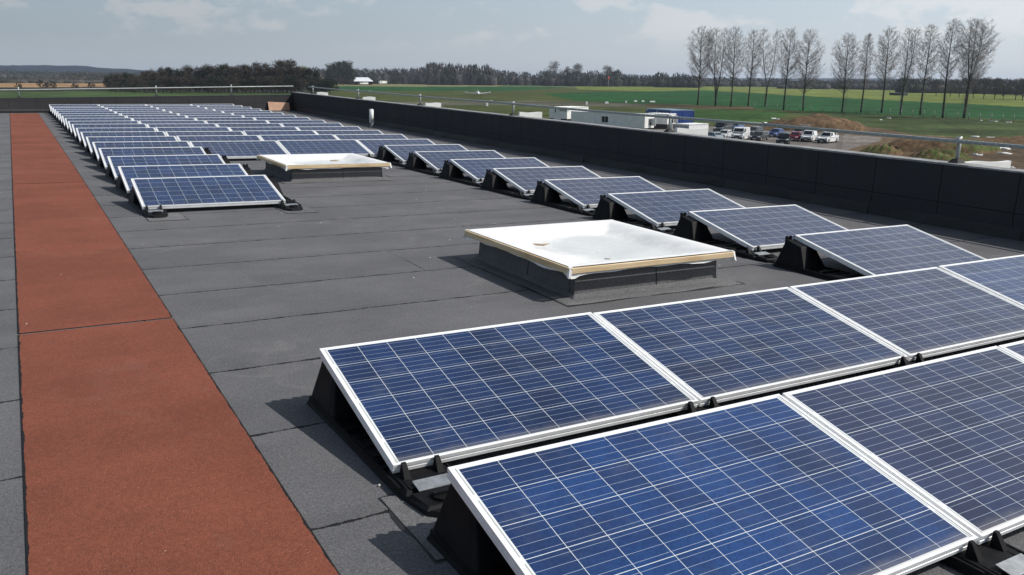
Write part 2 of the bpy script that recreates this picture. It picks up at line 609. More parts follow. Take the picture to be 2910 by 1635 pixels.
# red walkway: mats laid end to end with thin joints
mb = MB()
joints = [-6.0, 4.345, 12.15, 19.9, 27.6, 34.6]
for a, b_ in zip(joints[:-1], joints[1:]):
    ca, cb = 0.016, 0.016
    cuts = [a + ca] + [q for q in ycut if a + ca < q < b_ - cb] + [b_ - cb]
    for ya, yb in zip(cuts[:-1], cuts[1:]):
        for (u0, u1) in ((WX0, -1.0), (-1.0, WX1)):
            mb.quad([(u + .85, yq, .006 + zr(u, yq)) for (u, yq) in ((u0, ya), (u1, ya), (u1, yb), (u0, yb))])
walk = mb.build('walkway', M_WALK, loc=((WX0 + WX1) / 2, 0, 0), roof=True)
tag(walk, kind='structure')

# parapets
mb = MB()
ys = [YNEAR, wall_y(9.5)]
H_R = 0.775
for (ya, yb) in ((YNEAR, wall_y(9.5) + 0.35),):
    xa, xb = wall_x(ya), wall_x(yb)
    mb.hexa([(xa, ya, -0.3), (xa + .3, ya, -0.3), (xb + .3, yb, -0.3), (xb, yb, -0.3)],
            [(xa, ya, H_R), (xa + .3, ya, H_R), (xb + .3, yb, H_R), (xb, yb, H_R)])
par = root('parapet_wall', (0, 0, 0), 'long black felt parapet along the right edge of the roof', 'parapet', roof=True)
mb.build('wall_face', M_PARAPET, par)
mb = MB()
N = 60
rng = random.Random(4)
for i in range(N):
    ya, yb = YNEAR + (ys[1] - YNEAR + .3) * i / N, YNEAR + (ys[1] - YNEAR + .3) * (i + 1) / N
    xa, xb = wall_x(ya), wall_x(yb)
    h = rng.uniform(0.006, 0.012)
    mb.hexa([(xa - .006, ya, H_R - .012), (xa + .306, ya, H_R - .012), (xb + .306, yb, H_R - .012), (xb - .006, yb, H_R - .012)],
            [(xa - .003, ya, H_R + h), (xa + .306, ya, H_R + h), (xb + .306, yb, H_R + h), (xb - .003, yb, H_R + h)])
mb.build('coping', M_COPE, par)
mb = MB()
for i in range(N):
    ya, yb = YNEAR + (ys[1] - YNEAR) * i / N, YNEAR + (ys[1] - YNEAR) * (i + 1) / N
    xa, xb = wall_x(ya), wall_x(yb)
    j0, j1 = rng.uniform(-.012, .012), rng.uniform(-.012, .012)
    mb.hexa([(xa - .022 + j0, ya, 0.003), (xa + .02, ya, 0.003), (xb + .02, yb, 0.003), (xb - .022 + j1, yb, 0.003)],
            [(xa - .007, ya, 0.15 + j0), (xa + .02, ya, 0.15), (xb + .02, yb, 0.15), (xb - .007, yb, 0.15 + j1)])
mb.build('skirting', M_BITUMEN, par)

HL, HRR = 0.39, 0.665
mb = MB()
xa, xb = X0R, wall_x(36) + 0.02


def far_h(x):
    return HL + (HRR - HL) * (x + 1.5) / 11.0


def far_prism(o0, o1, z0, z1a, z1b, mb):
    mb.hexa([(xa, wall_y(xa) + o0, z0), (xb, wall_y(xb) + o0, z0), (xb, wall_y(xb) + o1, z0), (xa, wall_y(xa) + o1, z0)],
            [(xa, wall_y(xa) + o0, z1a), (xb, wall_y(xb) + o0, z1b), (xb, wall_y(xb) + o1, z1b), (xa, wall_y(xa) + o1, z1a)])


far = root('parapet_wall', (0, 0, 0), 'dark felt parapet across the far end of the roof behind the panels', 'parapet', roof=True)
far_prism(0, .3, -.3, far_h(xa), far_h(xb), mb)
mb.build('wall_face', M_PARAPET, far)
mb = MB()
far_prism(-.006, .306, far_h(xa) + .002, far_h(xa) + .012, far_h(xb) + .012, mb)
mb.bm.free()
mb = MB()
mb.hexa([(xa, wall_y(xa) - .006, far_h(xa) - .012), (xb, wall_y(xb) - .006, far_h(xb) - .012), (xb, wall_y(xb) + .306, far_h(xb) - .012), (xa, wall_y(xa) + .306, far_h(xa) - .012)],
        [(xa, wall_y(xa) - .003, far_h(xa) + .01), (xb, wall_y(xb) - .003, far_h(xb) + .01), (xb, wall_y(xb) + .306, far_h(xb) + .01), (xa, wall_y(xa) + .306, far_h(xa) + .01)])
mb.build('coping', M_PARAPET, far)
mb = MB()
mb.hexa([(xa, wall_y(xa) - .03, -.125), (xb - .1, wall_y(xb) - .03, -.0), (xb - .1, wall_y(xb) + .02, -.0), (xa, wall_y(xa) + .02, -.125)],
        [(xa, wall_y(xa) - .008, -.06), (xb - .1, wall_y(xb) - .008, .10), (xb - .1, wall_y(xb) + .02, .10), (xa, wall_y(xa) + .02, -.06)])
mb.build('skirting', M_BITUMEN, far)

# the walls of the building under the roof
mb = MB()
mb.hexa([(X0R, YNEAR, -9.6), (wall_x(YNEAR) + .28, YNEAR, -9.6), (wall_x(36) + .28, wall_y(9.5) + .28, -9.6), (X0R, wall_y(X0R) + .28, -9.6)],
        [(X0R, YNEAR, -.31), (wall_x(YNEAR) + .28, YNEAR, -.31), (wall_x(36) + .28, wall_y(9.5) + .28, -.31), (X0R, wall_y(X0R) + .28, -.31)])
bw = mb.build('building_wall', simple('buff cladding', (0.42, 0.40, 0.36), 0.6, 0.08, 1.0), roof=True)
tag(bw, kind='structure')

# ------------------------------------------------------------------ solar panels
PL, PWD, TILT, ROWP, GAP = 1.65, 0.99, rad(12.484), 1.4722, 0.0196
LOWZ = 0.09


def make_frame_mesh():
    # profile (inward offset, z) swept round the rectangle with mitred corners
    prof = [(0.0125, 0.0), (0.0, 0.0), (0.0, -0.0155), (0.0035, -0.0165), (0.0035, -0.0235), (0.0, -0.0245), (0.0, -0.040), (0.028, -0.040), (0.028, -0.037), (0.0125, -0.037), (0.0125, 0.0)]
    mb = MB()
    rings = []
    for (d, z) in prof[:-1]:
        rings.append([mb.bm.verts.new(p) for p in ((d, d, z), (PL - d, d, z), (PL - d, PWD - d, z), (d, PWD - d, z))])
    n = len(rings)
    for i in range(n):
        a, b_ = rings[i], rings[(i + 1) % n]
        for k in range(4):
            mb.bm.faces.new((a[k], a[(k + 1) % 4], b_[(k + 1) % 4], b_[k]))
    return mb.mesh('frame')


def make_glass_mesh():
    mb = MB()
    mb.box(0.0122, PL - 0.0122, 0.0122, PWD - 0.0122, -0.008, -0.0025)
    return mb.mesh('glass')


ME_FRAME, ME_GLASS = make_frame_mesh(), make_glass_mesh()
ME_FRAME.materials.append(M_ALU)
ME_GLASS.materials.append(M_CELL)
ME_JB = None
mb = MB()
mb.box(0.75, 0.90, 0.80, 0.90, -0.032, -0.0085)
ME_JB = mb.mesh('junction_box')
ME_JB.materials.append(M_PLASTIC)
OFF = {'A': (.010, -.029), 'R': (.019, -.039), 'L': (-.018, .080), 'F': (-.011, -.012)}


def block(row, c):
    return 'A' if row < 2 else ('F' if row >= 10 else ('L' if c == 0 else 'R'))


ORD = 'first second third fourth fifth sixth seventh eighth ninth tenth eleventh twelfth thirteenth fourteenth'.split()


def panel_label(row, c):
    if row == 0:
        return ['large blue solar panel nearest the camera, at the front corner by the walkway', 'purple blue solar panel second along the front row', 'blue solar panel cut by the picture edge, third along the front row'][c]
    if row == 1:
        return 'blue solar panel in the second row from the front, %s from the walkway' % ORD[c]
    if row < 10 and c == 0:
        return 'blue solar panel beside the walkway, %s of four standing one behind another' % ORD[row - 6]
    if row < 10:
        return 'single blue solar panel between skylights and right parapet, %s from the front' % ORD[row - 2]
    return 'far array solar panel, %s row from far parapet, %s from the walkway' % (ORD[23 - row], ORD[c])


GROUPS = {'A': 'solar panels of the front array', 'R': 'solar panels in the single line by the right parapet',
          'L': 'solar panels in the short line by the walkway', 'F': 'solar panels of the far array'}
rngp = random.Random(11)


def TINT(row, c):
    """(violet share, brightness) per panel: view-angle sheen of the coating painted into the cells"""
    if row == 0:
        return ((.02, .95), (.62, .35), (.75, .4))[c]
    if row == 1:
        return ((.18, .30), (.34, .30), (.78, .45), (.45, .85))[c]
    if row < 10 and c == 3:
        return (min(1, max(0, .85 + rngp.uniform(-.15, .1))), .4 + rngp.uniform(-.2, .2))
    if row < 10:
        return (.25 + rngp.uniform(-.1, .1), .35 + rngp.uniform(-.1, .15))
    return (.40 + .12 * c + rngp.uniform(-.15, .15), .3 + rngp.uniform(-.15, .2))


cells = []
for row in range(24):
    if row == 0:
        cs = (0, 1, 2)
    elif row == 1:
        cs = (0, 1, 2, 3)
    elif row < 6:
        cs = (3,)
    elif row < 10:
        cs = (0, 3)
    else:
        cs = (0, 1, 2, 3)
    cells += [(row, c) for c in cs]


def panel_at(row, c, x, y, lab, grp, tint=(.4, .3)):
    za = zr(x, y + .5)
    o = root('solar_panel', (x, y, LOWZ + za), lab, 'solar panel', grp, roof=True)
    o.rotation_euler = (TILT + rad(rngp.uniform(-.25, .25)), -math.atan2(zr(x + PL, y + .5) - za, PL) + rad(rngp.uniform(-.08, .08)), rad(rngp.uniform(-.12, .12)))
    link('frame', ME_FRAME, None, o)
    g_ = link('glass', ME_GLASS, None, o)
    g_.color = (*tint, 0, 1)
    link('junction_box', ME_JB, None, o)
    return o


for row, c in cells:
    k = block(row, c)
    ox, oy = OFF[k]
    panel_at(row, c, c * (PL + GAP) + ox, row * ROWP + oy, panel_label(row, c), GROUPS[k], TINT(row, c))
# the array on the other side of the walkway: one edge shows at the picture border
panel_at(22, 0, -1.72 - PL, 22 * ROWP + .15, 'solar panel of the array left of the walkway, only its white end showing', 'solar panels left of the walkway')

# ------------------------------------------------------------------ plastic supports
def make_support():
    r = root('panel_support', (0, 0, 0), 'black plastic support', 'panel support', roof=True)
    # tray lying on the roof
    m = MB()
    pts = [(-.14, -.10), (-.10, -.30), (-.05, -.345), (.05, -.345), (.10, -.30), (.14, -.10), (.155, .55), (.17, 1.03), (.11, 1.09), (-.11, 1.09), (-.17, 1.03), (-.155, .55)]
    m.hexa([(x, y, .004) for x, y in pts], [(x * .93, y * .985 + .004, .026) for x, y in pts])
    for s in (-1, 1):
        m.hexa([(s * .138, -.10, .02), (s * .12, -.10, .02), (s * .140, 1.02, .02), (s * .160, 1.02, .02)],
               [(s * .134, -.10, .042), (s * .124, -.10, .042), (s * .144, 1.02, .045), (s * .156, 1.02, .045)])
    m.hexa([(-.13, .16, .026), (.13, .16, .026), (.14, .46, .026), (-.14, .46, .026)], [(-.12, .17, .046), (.12, .17, .046), (.13, .45, .046), (-.13, .45, .046)])
    for k in range(5):
        y = .08 + .11 * k
        m.box(-.13, .13, y, y + .012, .025, .052)
    m.build('base_tray', M_PLASTIC, r)
    # tower under the high edge
    m = MB()
    lo = [(-.145, .68, .024), (.145, .68, .024), (.155, .74, .024), (.15, 1.03, .024), (-.15, 1.03, .024), (-.155, .74, .024)]
    hi = [(-.088, .795, .2225), (.088, .795, .2225), (.095, .815, .227), (.092, .975, .2625), (-.092, .975, .2625), (-.095, .815, .227)]
    m.hexa(lo, hi)
    m.bevel(.008, 2)
    m.build('tower', M_PLASTIC, r)
    m = MB()
    for x in (-.078, -.03, .03, .078):
        m.box(x - .010, x + .010, .966, .990, .225, .292)
    for x in (-.06, .06):
        m.box(x - .018, x + .018, .975, .986, .22, .277)
    m.build('clip', M_PLASTIC, r)
    m = MB()
    m.box(-.05, .05, .976, .984, .235, .252)
    m.build('clamp_bar', M_PLATE, r)
    # front foot: sloping head with two fins gripping the low edge
    m = MB()
    m.hexa([(-.125, -.155, .025), (.125, -.155, .025), (.13, .06, .025), (-.13, .06, .025)], [(-.11, -.13, .040), (.11, -.13, .040), (.115, .05, .048), (-.115, .05, .048)])
    m.hexa([(-.10, -.30, .025), (.10, -.30, .025), (.125, -.17, .025), (-.125, -.17, .025)], [(-.085, -.285, .036), (.085, -.285, .036), (.11, -.175, .044), (-.11, -.175, .044)])
    for s in (-1, 1):
        m.box(s * .088 - .010, s * .088 + .010, -.135, -.04, .0405, .0445)
    m.build('front_foot', M_PLASTIC, r)
    for s in (-1, 1):
        m = MB()
        x = s * .075
        m.hexa([(x - .016, -.062, .036), (x + .016, -.062, .036), (x + .016, -.004, .036), (x - .016, -.004, .036)],
               [(x - .010, -.018, .098), (x + .010, -.018, .098), (x + .010, -.005, .100), (x - .010, -.005, .100)])
        m.build('fin', M_PLASTIC, r)
    m = MB()
    m.hexa([(-.078, -.175, .046), (.078, -.175, .046), (.078, -.105, .058), (-.078, -.105, .058)], [(-.078, -.175, .049), (.078, -.175, .049), (.078, -.105, .061), (-.078, -.105, .061)])
    m.build('metal_plate', M_PLATE, r)
    m = MB()
    n = 20
    for (ra, rb, z0, z1) in ((.052, .050, .030, .050), ):
        m.hexa([(math.cos(2 * math.pi * k / n) * ra, -.232 + math.sin(2 * math.pi * k / n) * ra, z0) for k in range(n)],
               [(math.cos(2 * math.pi * k / n) * rb, -.232 + math.sin(2 * math.pi * k / n) * rb, z1) for k in range(n)])
    m.box(-.046, .046, -.241, -.223, .0505, .062)
    m.build('knob', M_PLASTIC, r)
    return r


proto = make_support()
spots = []
for row in (0, 1):
    for j, nm in ((0, 'at the walkway end'), (1, 'at the first joint'), (2, 'at the second joint')):
        rn = 'front row' if row == 0 else 'second row'
        spots.append((row, j, .125 if j == 0 else 0, 'A', 'black plastic support %s of the %s of panels' % (nm, rn)))
for row in range(2, 10):
    spots.append((row, 3, 0, 'R', 'black plastic support left of the %s single panel along the right parapet' % ORD[row - 2]))
for row in range(6, 10):
    spots.append((row, 0, .13, 'L', 'black plastic support at the walkway end of the short line, %s panel' % ORD[row - 6]))
    spots.append((row, 1, .02, 'L', 'black plastic support at the skylight end of the short line, %s panel' % ORD[row - 6]))
for row in range(10, 24):
    spots.append((row, 0, .13, 'F', 'black plastic support at walkway end of far array, %s row from far parapet' % ORD[23 - row]))
for j in (2, 3):
    spots.append((10, j, 0, 'F', 'black plastic support behind the farther skylight, under the %s panel joint' % ('second' if j == 2 else 'third')))
for i, (row, j, sx, k, lab) in enumerate(spots):
    o = proto if i == 0 else copy_tree(proto)
    ox, oy = OFF[k]
    if i:
        ROOF_THINGS.append(o)
    o.location = (j * (PL + GAP) - GAP / 2 + ox + sx, row * ROWP + oy, zr(j * (PL + GAP), row * ROWP + .5))
    o['label'] = lab
    o['group'] = 'black supports under the solar panels'
for (px, py) in ((.17, 8.62), (1.70, 8.66), (.12, 1.10), (0.12, -0.40)):
    patch(px, py, .19, .25, int(px * 100))

# ------------------------------------------------------------------ skylight kerbs with sheeted covers
def skylight(x0, x1, y0, y1, ztop, label, seed):
    rng = random.Random(seed)
    r = root('skylight', (x0, y0, 0), label, 'skylight', 'sheeted skylight kerbs between the panels', roof=True)
    X, Y = x1 - x0, y1 - y0
    oh = .105
    ohy = .075
    # felt-covered kerb with a wider bottom fillet
    m = MB()
    def ring(d, z):
        e = d - oh + ohy
        return [(d, e, z), (X - d, e, z), (X - d, Y - e, z), (d, Y - e, z)]
    t_ = .07
    zt_ = ztop - .05
    for (ya, yb, sg) in ((ohy, ohy + t_, 1), (Y - ohy, Y - ohy - t_, -1)):
        m.hexa([(oh - .012, ya - .012 * sg, 0), (X - oh + .012, ya - .012 * sg, 0), (X - oh, yb, 0), (oh, yb, 0)], [(oh, ya, zt_), (X - oh, ya, zt_), (X - oh, yb, zt_), (oh, yb, zt_)])
    for (xo, xi) in ((oh, oh + t_), (X - oh, X - oh - t_)):
        xlo = xo - .012 if xo < X / 2 else xo + .012
        y0_, y1_ = ohy + t_ + .001, Y - ohy - t_ - .001
        m.hexa([(xlo, y0_, 0), (xi, y0_, 0), (xi, y1_, 0), (xlo, y1_, 0)], [(xo, y0_, zt_), (xi, y0_, zt_), (xi, y1_, zt_), (xo, y1_, zt_)])
    m.build('kerb', M_FELT_PLAIN, r)
    m = MB()
    def wring(d, z, j):
        out = []
        c = ring(d, z)
        for i in range(4):
            a, b_ = Vector(c[i]), Vector(c[(i + 1) % 4])
            for k in range(10):
                p = a.lerp(b_, k / 10)
                out.append((p.x + rng.uniform(-j, j), p.y + rng.uniform(-j, j), z))
        return out
    m.hexa(wring(oh - .17, .003, .012), wring(oh - .16, .007, .012))
    m.hexa(wring(oh - .045, .0075, .004), wring(oh - .014, .040, .002))
    fl = m.build('flashing', M_FELT_PLAIN, r)
    # bitumen line where the flashing ends and at the felt lap
    m = MB()
    m.hexa(wring(oh - .185, .002, .012), wring(oh - .180, .0028, .012))
    m.build('bitumen_bleed', M_BITUMEN, fl)
    # felt laps running down the kerb faces
    m = MB()
    for t_, wob in ((.54, .012),):
        x_ = X * t_
        m.hexa([(x_ - .004 + wob, ohy - .0145, .03), (x_ + .004 + wob, ohy - .0145, .03), (x_ + .004 + wob, ohy - .008, .03), (x_ - .004 + wob, ohy - .008, .03)],
               [(x_ - .003, ohy - .0035, zt_ - .01), (x_ + .003, ohy - .0035, zt_ - .01), (x_ + .003, ohy + .002, zt_ - .01), (x_ - .003, ohy + .002, zt_ - .01)])
    y_ = Y * .45
    m.hexa([(oh - .0145, y_ - .004, .03), (oh - .008, y_ - .004, .03), (oh - .008, y_ + .004, .03), (oh - .0145, y_ + .004, .03)],
           [(oh - .0035, y_ - .01, zt_ - .01), (oh + .002, y_ - .01, zt_ - .01), (oh + .002, y_ - .004, zt_ - .01), (oh - .0035, y_ - .004, zt_ - .01)])
    m.build('felt_lap', M_BITUMEN, r)
    # timber battens
    bh = .048
    names = [(-.0, X, -.022, 0.0), (-.022, 0.0, -.015, Y), (X, X + .022, -.015, Y), (-.0, X, Y, Y + .022)]
    for (a, b_, c, d) in names:
        mm = MB()
        mm.box(a, b_, c, d, ztop - bh + rng.uniform(-.003, .003), ztop + rng.uniform(-.003, .001))
        mm.bevel(.003)
        mm.build('batten', M_WOOD, r)
    # sheet: rim over the battens, then sagging inside
    n = 46
    vs_, fs = [], []
    nrm = [rng.uniform(-1, 1) for _ in range(40)]
    for j in range(n + 1):
        for i in range(n + 1):
            u, v = i / n, j / n
            u2, v2 = .5 - .5 * math.cos(math.pi * u), .5 - .5 * math.cos(math.pi * v)
            px, py = u2 * X, v2 * Y
            e = min(px, X - px, py, Y - py)
            t = max(0.0, min(1.0, (e - .045) / .30))
            sag = .075 * (t * t * (3 - 2 * t))
            wr = .006 * t * (math.sin(7 * px + 3 * math.sin(4 * py + seed)) + math.sin(9 * py + 2 * px + seed))
            fold = .004 * math.sin(31 * (px + .6 * py)) * (1 if e < .25 else .3)
            vs_.append((px, py, ztop + .006 - sag + (wr + fold * min(1, e * 10))))
    W_ = n + 1
    for j in range(n):
        for i in range(n):
            fs += [j * W_ + i, j * W_ + i + 1, (j + 1) * W_ + i + 1, (j + 1) * W_ + i]
    me = np_mesh('cover_sheet', vs_, fs, 4)
    for p_ in me.polygons:
        p_.use_smooth = True
    sh = link('cover_sheet', me, M_SHEET, r)
    # hem of the sheet hanging out below the battens
    m = MB()
    for (ax, ay, bx, by, nx_, ny_) in ((0, 0, X, 0, 0, -1), (0, Y, 0, 0, -1, 0), (X, 0, X, Y, 1, 0), (X, Y, 0, Y, 0, 1)):
        K = 40
        prev = None
        for k in range(K + 1):
            t = k / K
            px, py = ax + (bx - ax) * t, ay + (by - ay) * t
            end = 1.0 if (t < .03 or t > .97) else 0.0
            dpt = .008 + .007 * math.sin(9 * t + seed) + .005 * math.sin(23 * t + 2 * seed) + rng.uniform(0, .003) + .016 * end
            o_ = .006 + .005 * math.sin(17 * t + seed)
            zt = ztop - bh - .001
            cur = [(px + nx_ * .004, py + ny_ * .004, zt + .004), (px + nx_ * (.004 + o_), py + ny_ * (.004 + o_), zt - max(.003, dpt))]
            if prev:
                m.quad([prev[0], cur[0], cur[1], prev[1]])
            prev = cur
    # folded ears at the corners
    for (cx, cy, ex, ey) in ((0, 0, -1, -1), (X, 0, 1, -1), (0, Y, -1, 1), (X, Y, 1, 1)):
        m.hexa([(cx, cy, ztop - bh - .035), (cx + ex * .035, cy + ey * .012, ztop - bh - .02), (cx + ex * .030, cy + ey * .030, ztop - bh - .03), (cx + ex * .008, cy + ey * .034, ztop - bh - .02)],
               [(cx - ex * .03, cy - ey * .03, ztop + .010), (cx + ex * .016, cy - ey * .01, ztop + .006), (cx + ex * .014, cy + ey * .014, ztop + .002), (cx - ex * .010, cy + ey * .016, ztop + .006)])
    m.build('hem', M_SHEET, sh)
    return r


skylight(2.33, 3.99, 3.62, 5.34, .268, 'nearer skylight kerb covered with a sagging white sheet held by pale battens', 1)
skylight(2.31, 3.97, 11.28, 13.02, .262, 'farther skylight kerb covered with a white sheet, between the two lines of panels', 5)


def scrap(name, cx, cy, z, s, m, label, cat, rz, seed, thick=.006):
    rng = random.Random(seed)
    mb = MB()
    n = 7
    pts = [(math.cos(2 * math.pi * k / n) * s[0] * rng.uniform(.6, 1.1), math.sin(2 * math.pi * k / n) * s[1] * rng.uniform(.6, 1.1)) for k in range(n)]
    mb.hexa([(x, y, 0) for x, y in pts], [(x * .96, y * .96, thick + rng.uniform(0, thick)) for x, y in pts])
    o = mb.build(name, m, loc=(cx, cy, z), roof=True)
    o.rotation_euler = (0, 0, rz)
    return tag(o, label, cat)


scrap('cardboard_scrap', 2.80, 4.80, .192, (.12, .085), M_CARD, 'torn brown cardboard scrap on the white sheet of the nearer skylight', 'cardboard', .3, 3, .008)
scrap('twig_litter', 3.05, 4.28, .191, (.035, .006), M_DARK, 'dark twig lying in the middle of the nearer skylight sheet', 'twig', .2, 4)
scrap('twig_litter', 3.00, 4.05, .191, (.028, .006), M_DARK, 'short dark twig near the front of the nearer skylight sheet', 'twig', 2.5, 6)
scrap('leaf_litter', 3.50, 12.55, .187, (.10, .05), M_CARD, 'small heap of brown leaves on the farther skylight sheet', 'leaves', .2, 8, .012)

# vent pipe and board
vp = root('vent_pipe', (8.62, 24.3, 0), 'white plastic vent pipe standing by the right parapet', 'pipe', roof=True)
mb = MB()
mb.tube([(0, 0, .13), (0, 0, .56)], .068, 20)
mb.tube([(0, 0, .5605), (0, 0, .575)], [.068, .05], 20)
mb.build('pipe', M_PIPE, vp)
mb = MB()
mb.tube([(0, 0, .0), (0, 0, .02), (0, 0, .14)], [.13, .082, .075], 20)
mb.build('collar', M_FELT_PLAIN, vp)
mb = MB()
by = wall_y(8.4)
mb.hexa([(8.33, by - .20, .01), (9.25, by - .17, .01), (9.25, by - .15, .01), (8.33, by - .18, .01)],
        [(8.33, by - .045, .36), (9.25, by - .015, .33), (9.25, by + .002, .335), (8.33, by - .028, .365)])
bd = mb.build('plywood_board', M_BOARD, roof=True)
tag(bd, 'brown plywood board leaning in the far corner of the parapets', 'board')

# ------------------------------------------------------------------ guard rails
POST_Y = [4.85, 10.46, 16.33, 22.08, 27.75, 33.5]


def rail_post(parent, x, y, z0, z1, out):
    m = MB()
    m.tube([(x, y, z0), (x, y, z1)], .0242, 12)
    p = m.build('post', M_TUBE, parent)
    m = MB()
    m.hexa([(x - .09, y - .07, z0 - .004), (x + .09, y - .07, z0 - .004), (x + .09, y + .07, z0 - .004), (x - .09, y + .07, z0 - .004)],
           [(x - .035, y - .035, z0 + .05), (x + .035, y - .035, z0 + .05), (x + .035, y + .035, z0 + .05), (x - .035, y + .035, z0 + .05)])
    m.build('foot', M_RUBBER, p)
    return p


def coupler(parent, x, y, z, along):
    m = MB()
    if along == 'y':
        m.box(x - .034, x + .034, y - .03, y + .03, z - .036, z + .036)
        m.box(x - .05, x - .034, y - .012, y + .012, z - .02, z + .045)
    else:
        m.box(x - .03, x + .03, y - .034, y + .034, z - .036, z + .036)
    m.bevel(.006)
    m.build('coupler', M_PLATE, parent)


gr = root('guard_rail', (0, 0, 0), 'grey scaffold tube guard rail on posts along the right parapet', 'guard rail', roof=True)
RZ = 1.062
rail_x = lambda y: wall_x(y) + .17
ends = [-4.0, 8.1, 17.4, 26.4, 33.9]
for a, b_ in zip(ends[:-1], ends[1:]):
    m = MB()
    nseg = 8
    m.tube([(rail_x(a + (b_ - a) * k / nseg) - .052, a + (b_ - a) * k / nseg, RZ - .012 * math.sin(math.pi * k / nseg)) for k in range(nseg + 1)], .0242, 12)
    m.build('rail_tube', M_TUBE, gr)
for y in [-0.8] + POST_Y:
    p = rail_post(gr, rail_x(y), y, H_R + .012, 1.115, 1)
    coupler(p, rail_x(y) - .026, y, RZ, 'y')
for y in ends[1:-1]:
    coupler(gr, rail_x(y) - .052, y, RZ, 'y')
fr = root('guard_rail', (0, 0, 0), 'thin pale guard rail on posts along the far parapet', 'guard rail', roof=True)
m = MB()
fx = [-8.0, -.95, 3.68, 6.7, 9.55]
fpost = [(-.95, .90), (3.85, 1.0), (6.85, 1.05), (9.6, 1.10)]
rz_f = lambda x: 0.70 + (x + .95) * .0320
yy = lambda x: wall_y(x) + .17
m.tube([(x, yy(x), rz_f(x)) for x in (-8.5, -4, -.95, 2, 4, 7, 9.55)], .0242, 10)
m.build('rail_tube', M_TUBE, fr)
for (x, zt) in fpost[:-1] + [(-6.2, .8)]:
    rail_post(fr, x, yy(x) + .05, far_h(x) + .012, rz_f(x) + .10, 1)

# white flat panels of the scaffold platform that stick out beyond the parapet beside each post
for i, y in enumerate(POST_Y):
    mb = MB()
    xw = wall_x(y) + .33
    n = 8
    L_ = (1.31, 1.08, .97, .84, .80, .80)[i] - .33
    zt_ = (.79, .85, .865, .865, .86, .86)[i]
    for k in range(n):
        xa_, xb_ = xw + L_ * k / n, xw + L_ * (k + 1) / n
        za, zb = .010 * math.sin(.8 * k + i), .010 * math.sin(.8 * (k + 1) + i)
        mb.hexa([(xa_, y - .03, -.1), (xb_, y - .03, -.1), (xb_, y + .03, -.1), (xa_, y + .03, -.1)],
                [(xa_, y - .03, zt_ + za), (xb_, y - .03, zt_ + zb), (xb_, y + .03, zt_ + zb), (xa_, y + .03, zt_ + za)])
    bmesh.ops.remove_doubles(mb.bm, verts=list(mb.bm.verts), dist=.002)
    o = mb.build('white_board', M_WHITE, roof=True)
    tag(o, 'white upright board outside the right parapet by the %s rail post from the front' % ORD[i], 'board', 'white boards outside the parapet')

# loose grit and felt crumbs on the roof
rng = random.Random(77)
mb = MB()
for k in range(70):
    x, y = rng.uniform(-2.4, 5.5), rng.uniform(.4, 12)
    s = rng.uniform(.002, .006)
    mb.hexa([(x - s, y - s, .004), (x + s, y - s * .7, .004), (x + s * .8, y + s, .004), (x - s, y + s, .004)],
            [(x - s * .6, y - s * .6, .004 + s), (x + s * .6, y - s * .5, .004 + s), (x + s * .5, y + s * .5, .004 + s), (x - s * .5, y + s * .6, .004 + s)])
g = mb.build('loose_grit', simple('pale grit', (0.6, 0.58, 0.52), 0.8, 0.3, 40), roof=True)
tag(g, 'pale specks of loose grit scattered over the felt roof', 'grit', kind='stuff')

for o in ROOF_THINGS:
    bpy.context.view_layer.update()
    break
for o in ROOF_THINGS:
    o.matrix_basis = ROOF @ o.matrix_basis

# ------------------------------------------------------------------ the country around
EYE = 9.7
ZG = CAM.z - EYE


def ray(px, py):
    return CF + CR * ((px - PW / 2) / FPX) - CU * ((py - PH / 2) / FPX)


def at(px, py, z=ZG):
    """the point of the ground seen at a pixel of the survey photograph"""
    d = ray(px, py)
    return CAM + d * ((z - CAM.z) / d.z)


def at_dist(px, dist, z=ZG):
    d = ray(px, 225 + (px - 1455) * .0089)
    h = Vector((d.x, d.y, 0)).normalized()
    return Vector((CAM.x + h.x * dist, CAM.y + h.y * dist, z))


# ground sheet: rings round the building, fine where the land is seen
deps = [float(d) for d in np.concatenate([np.arange(1.2, 8, .8), np.arange(8, 130, 1.0), np.arange(130, 320, 2.2), np.arange(320, 1400, 60)])]
dist = [EYE * FPX / d for d in deps]
dist = [9500, ] + [d for d in dist if d < 9000] + [4.0]
angs = np.concatenate([np.linspace(-180, -20, 40, endpoint=False), np.linspace(-20, 85, 760, endpoint=False), np.linspace(85, 180, 26, endpoint=False)])
A, D = np.meshgrid(np.radians(angs), np.array(dist))
gx, gy = CAM.x + D * np.sin(A), CAM.y + D * np.cos(A)
rel = np.stack([gx - CAM.x, gy - CAM.y, np.full_like(gx, ZG - CAM.z)], -1)
zz = rel @ np.array(CF)
okv = zz > 1.0
pxs = np.where(okv, PW / 2 + FPX * (rel @ np.array(CR)) / np.where(okv, zz, 1), -9999)
pys = np.where(okv, PH / 2 - FPX * (rel @ np.array(CU)) / np.where(okv, zz, 1), 9999)
# ragged field edges
rs = np.random.RandomState(5)
jx = np.zeros_like(pxs)
jy = np.zeros_like(pys)
for k in range(26):
    a1, a2, ph = rs.uniform(-1, 1), rs.uniform(-1, 1), rs.uniform(0, 6.28)
    fr_ = 10 ** rs.uniform(-2.2, -0.6)
    jy += np.sin((gx * a1 + gy * a2) * fr_ + ph) * .16
    jx += np.cos((gx * a2 - gy * a1) * fr_ + ph) * 1.3
scale_j = np.clip((pys - 215) / 60, .15, 3.5)
pyj, pxj = pys + jy * scale_j, pxs + jx * scale_j


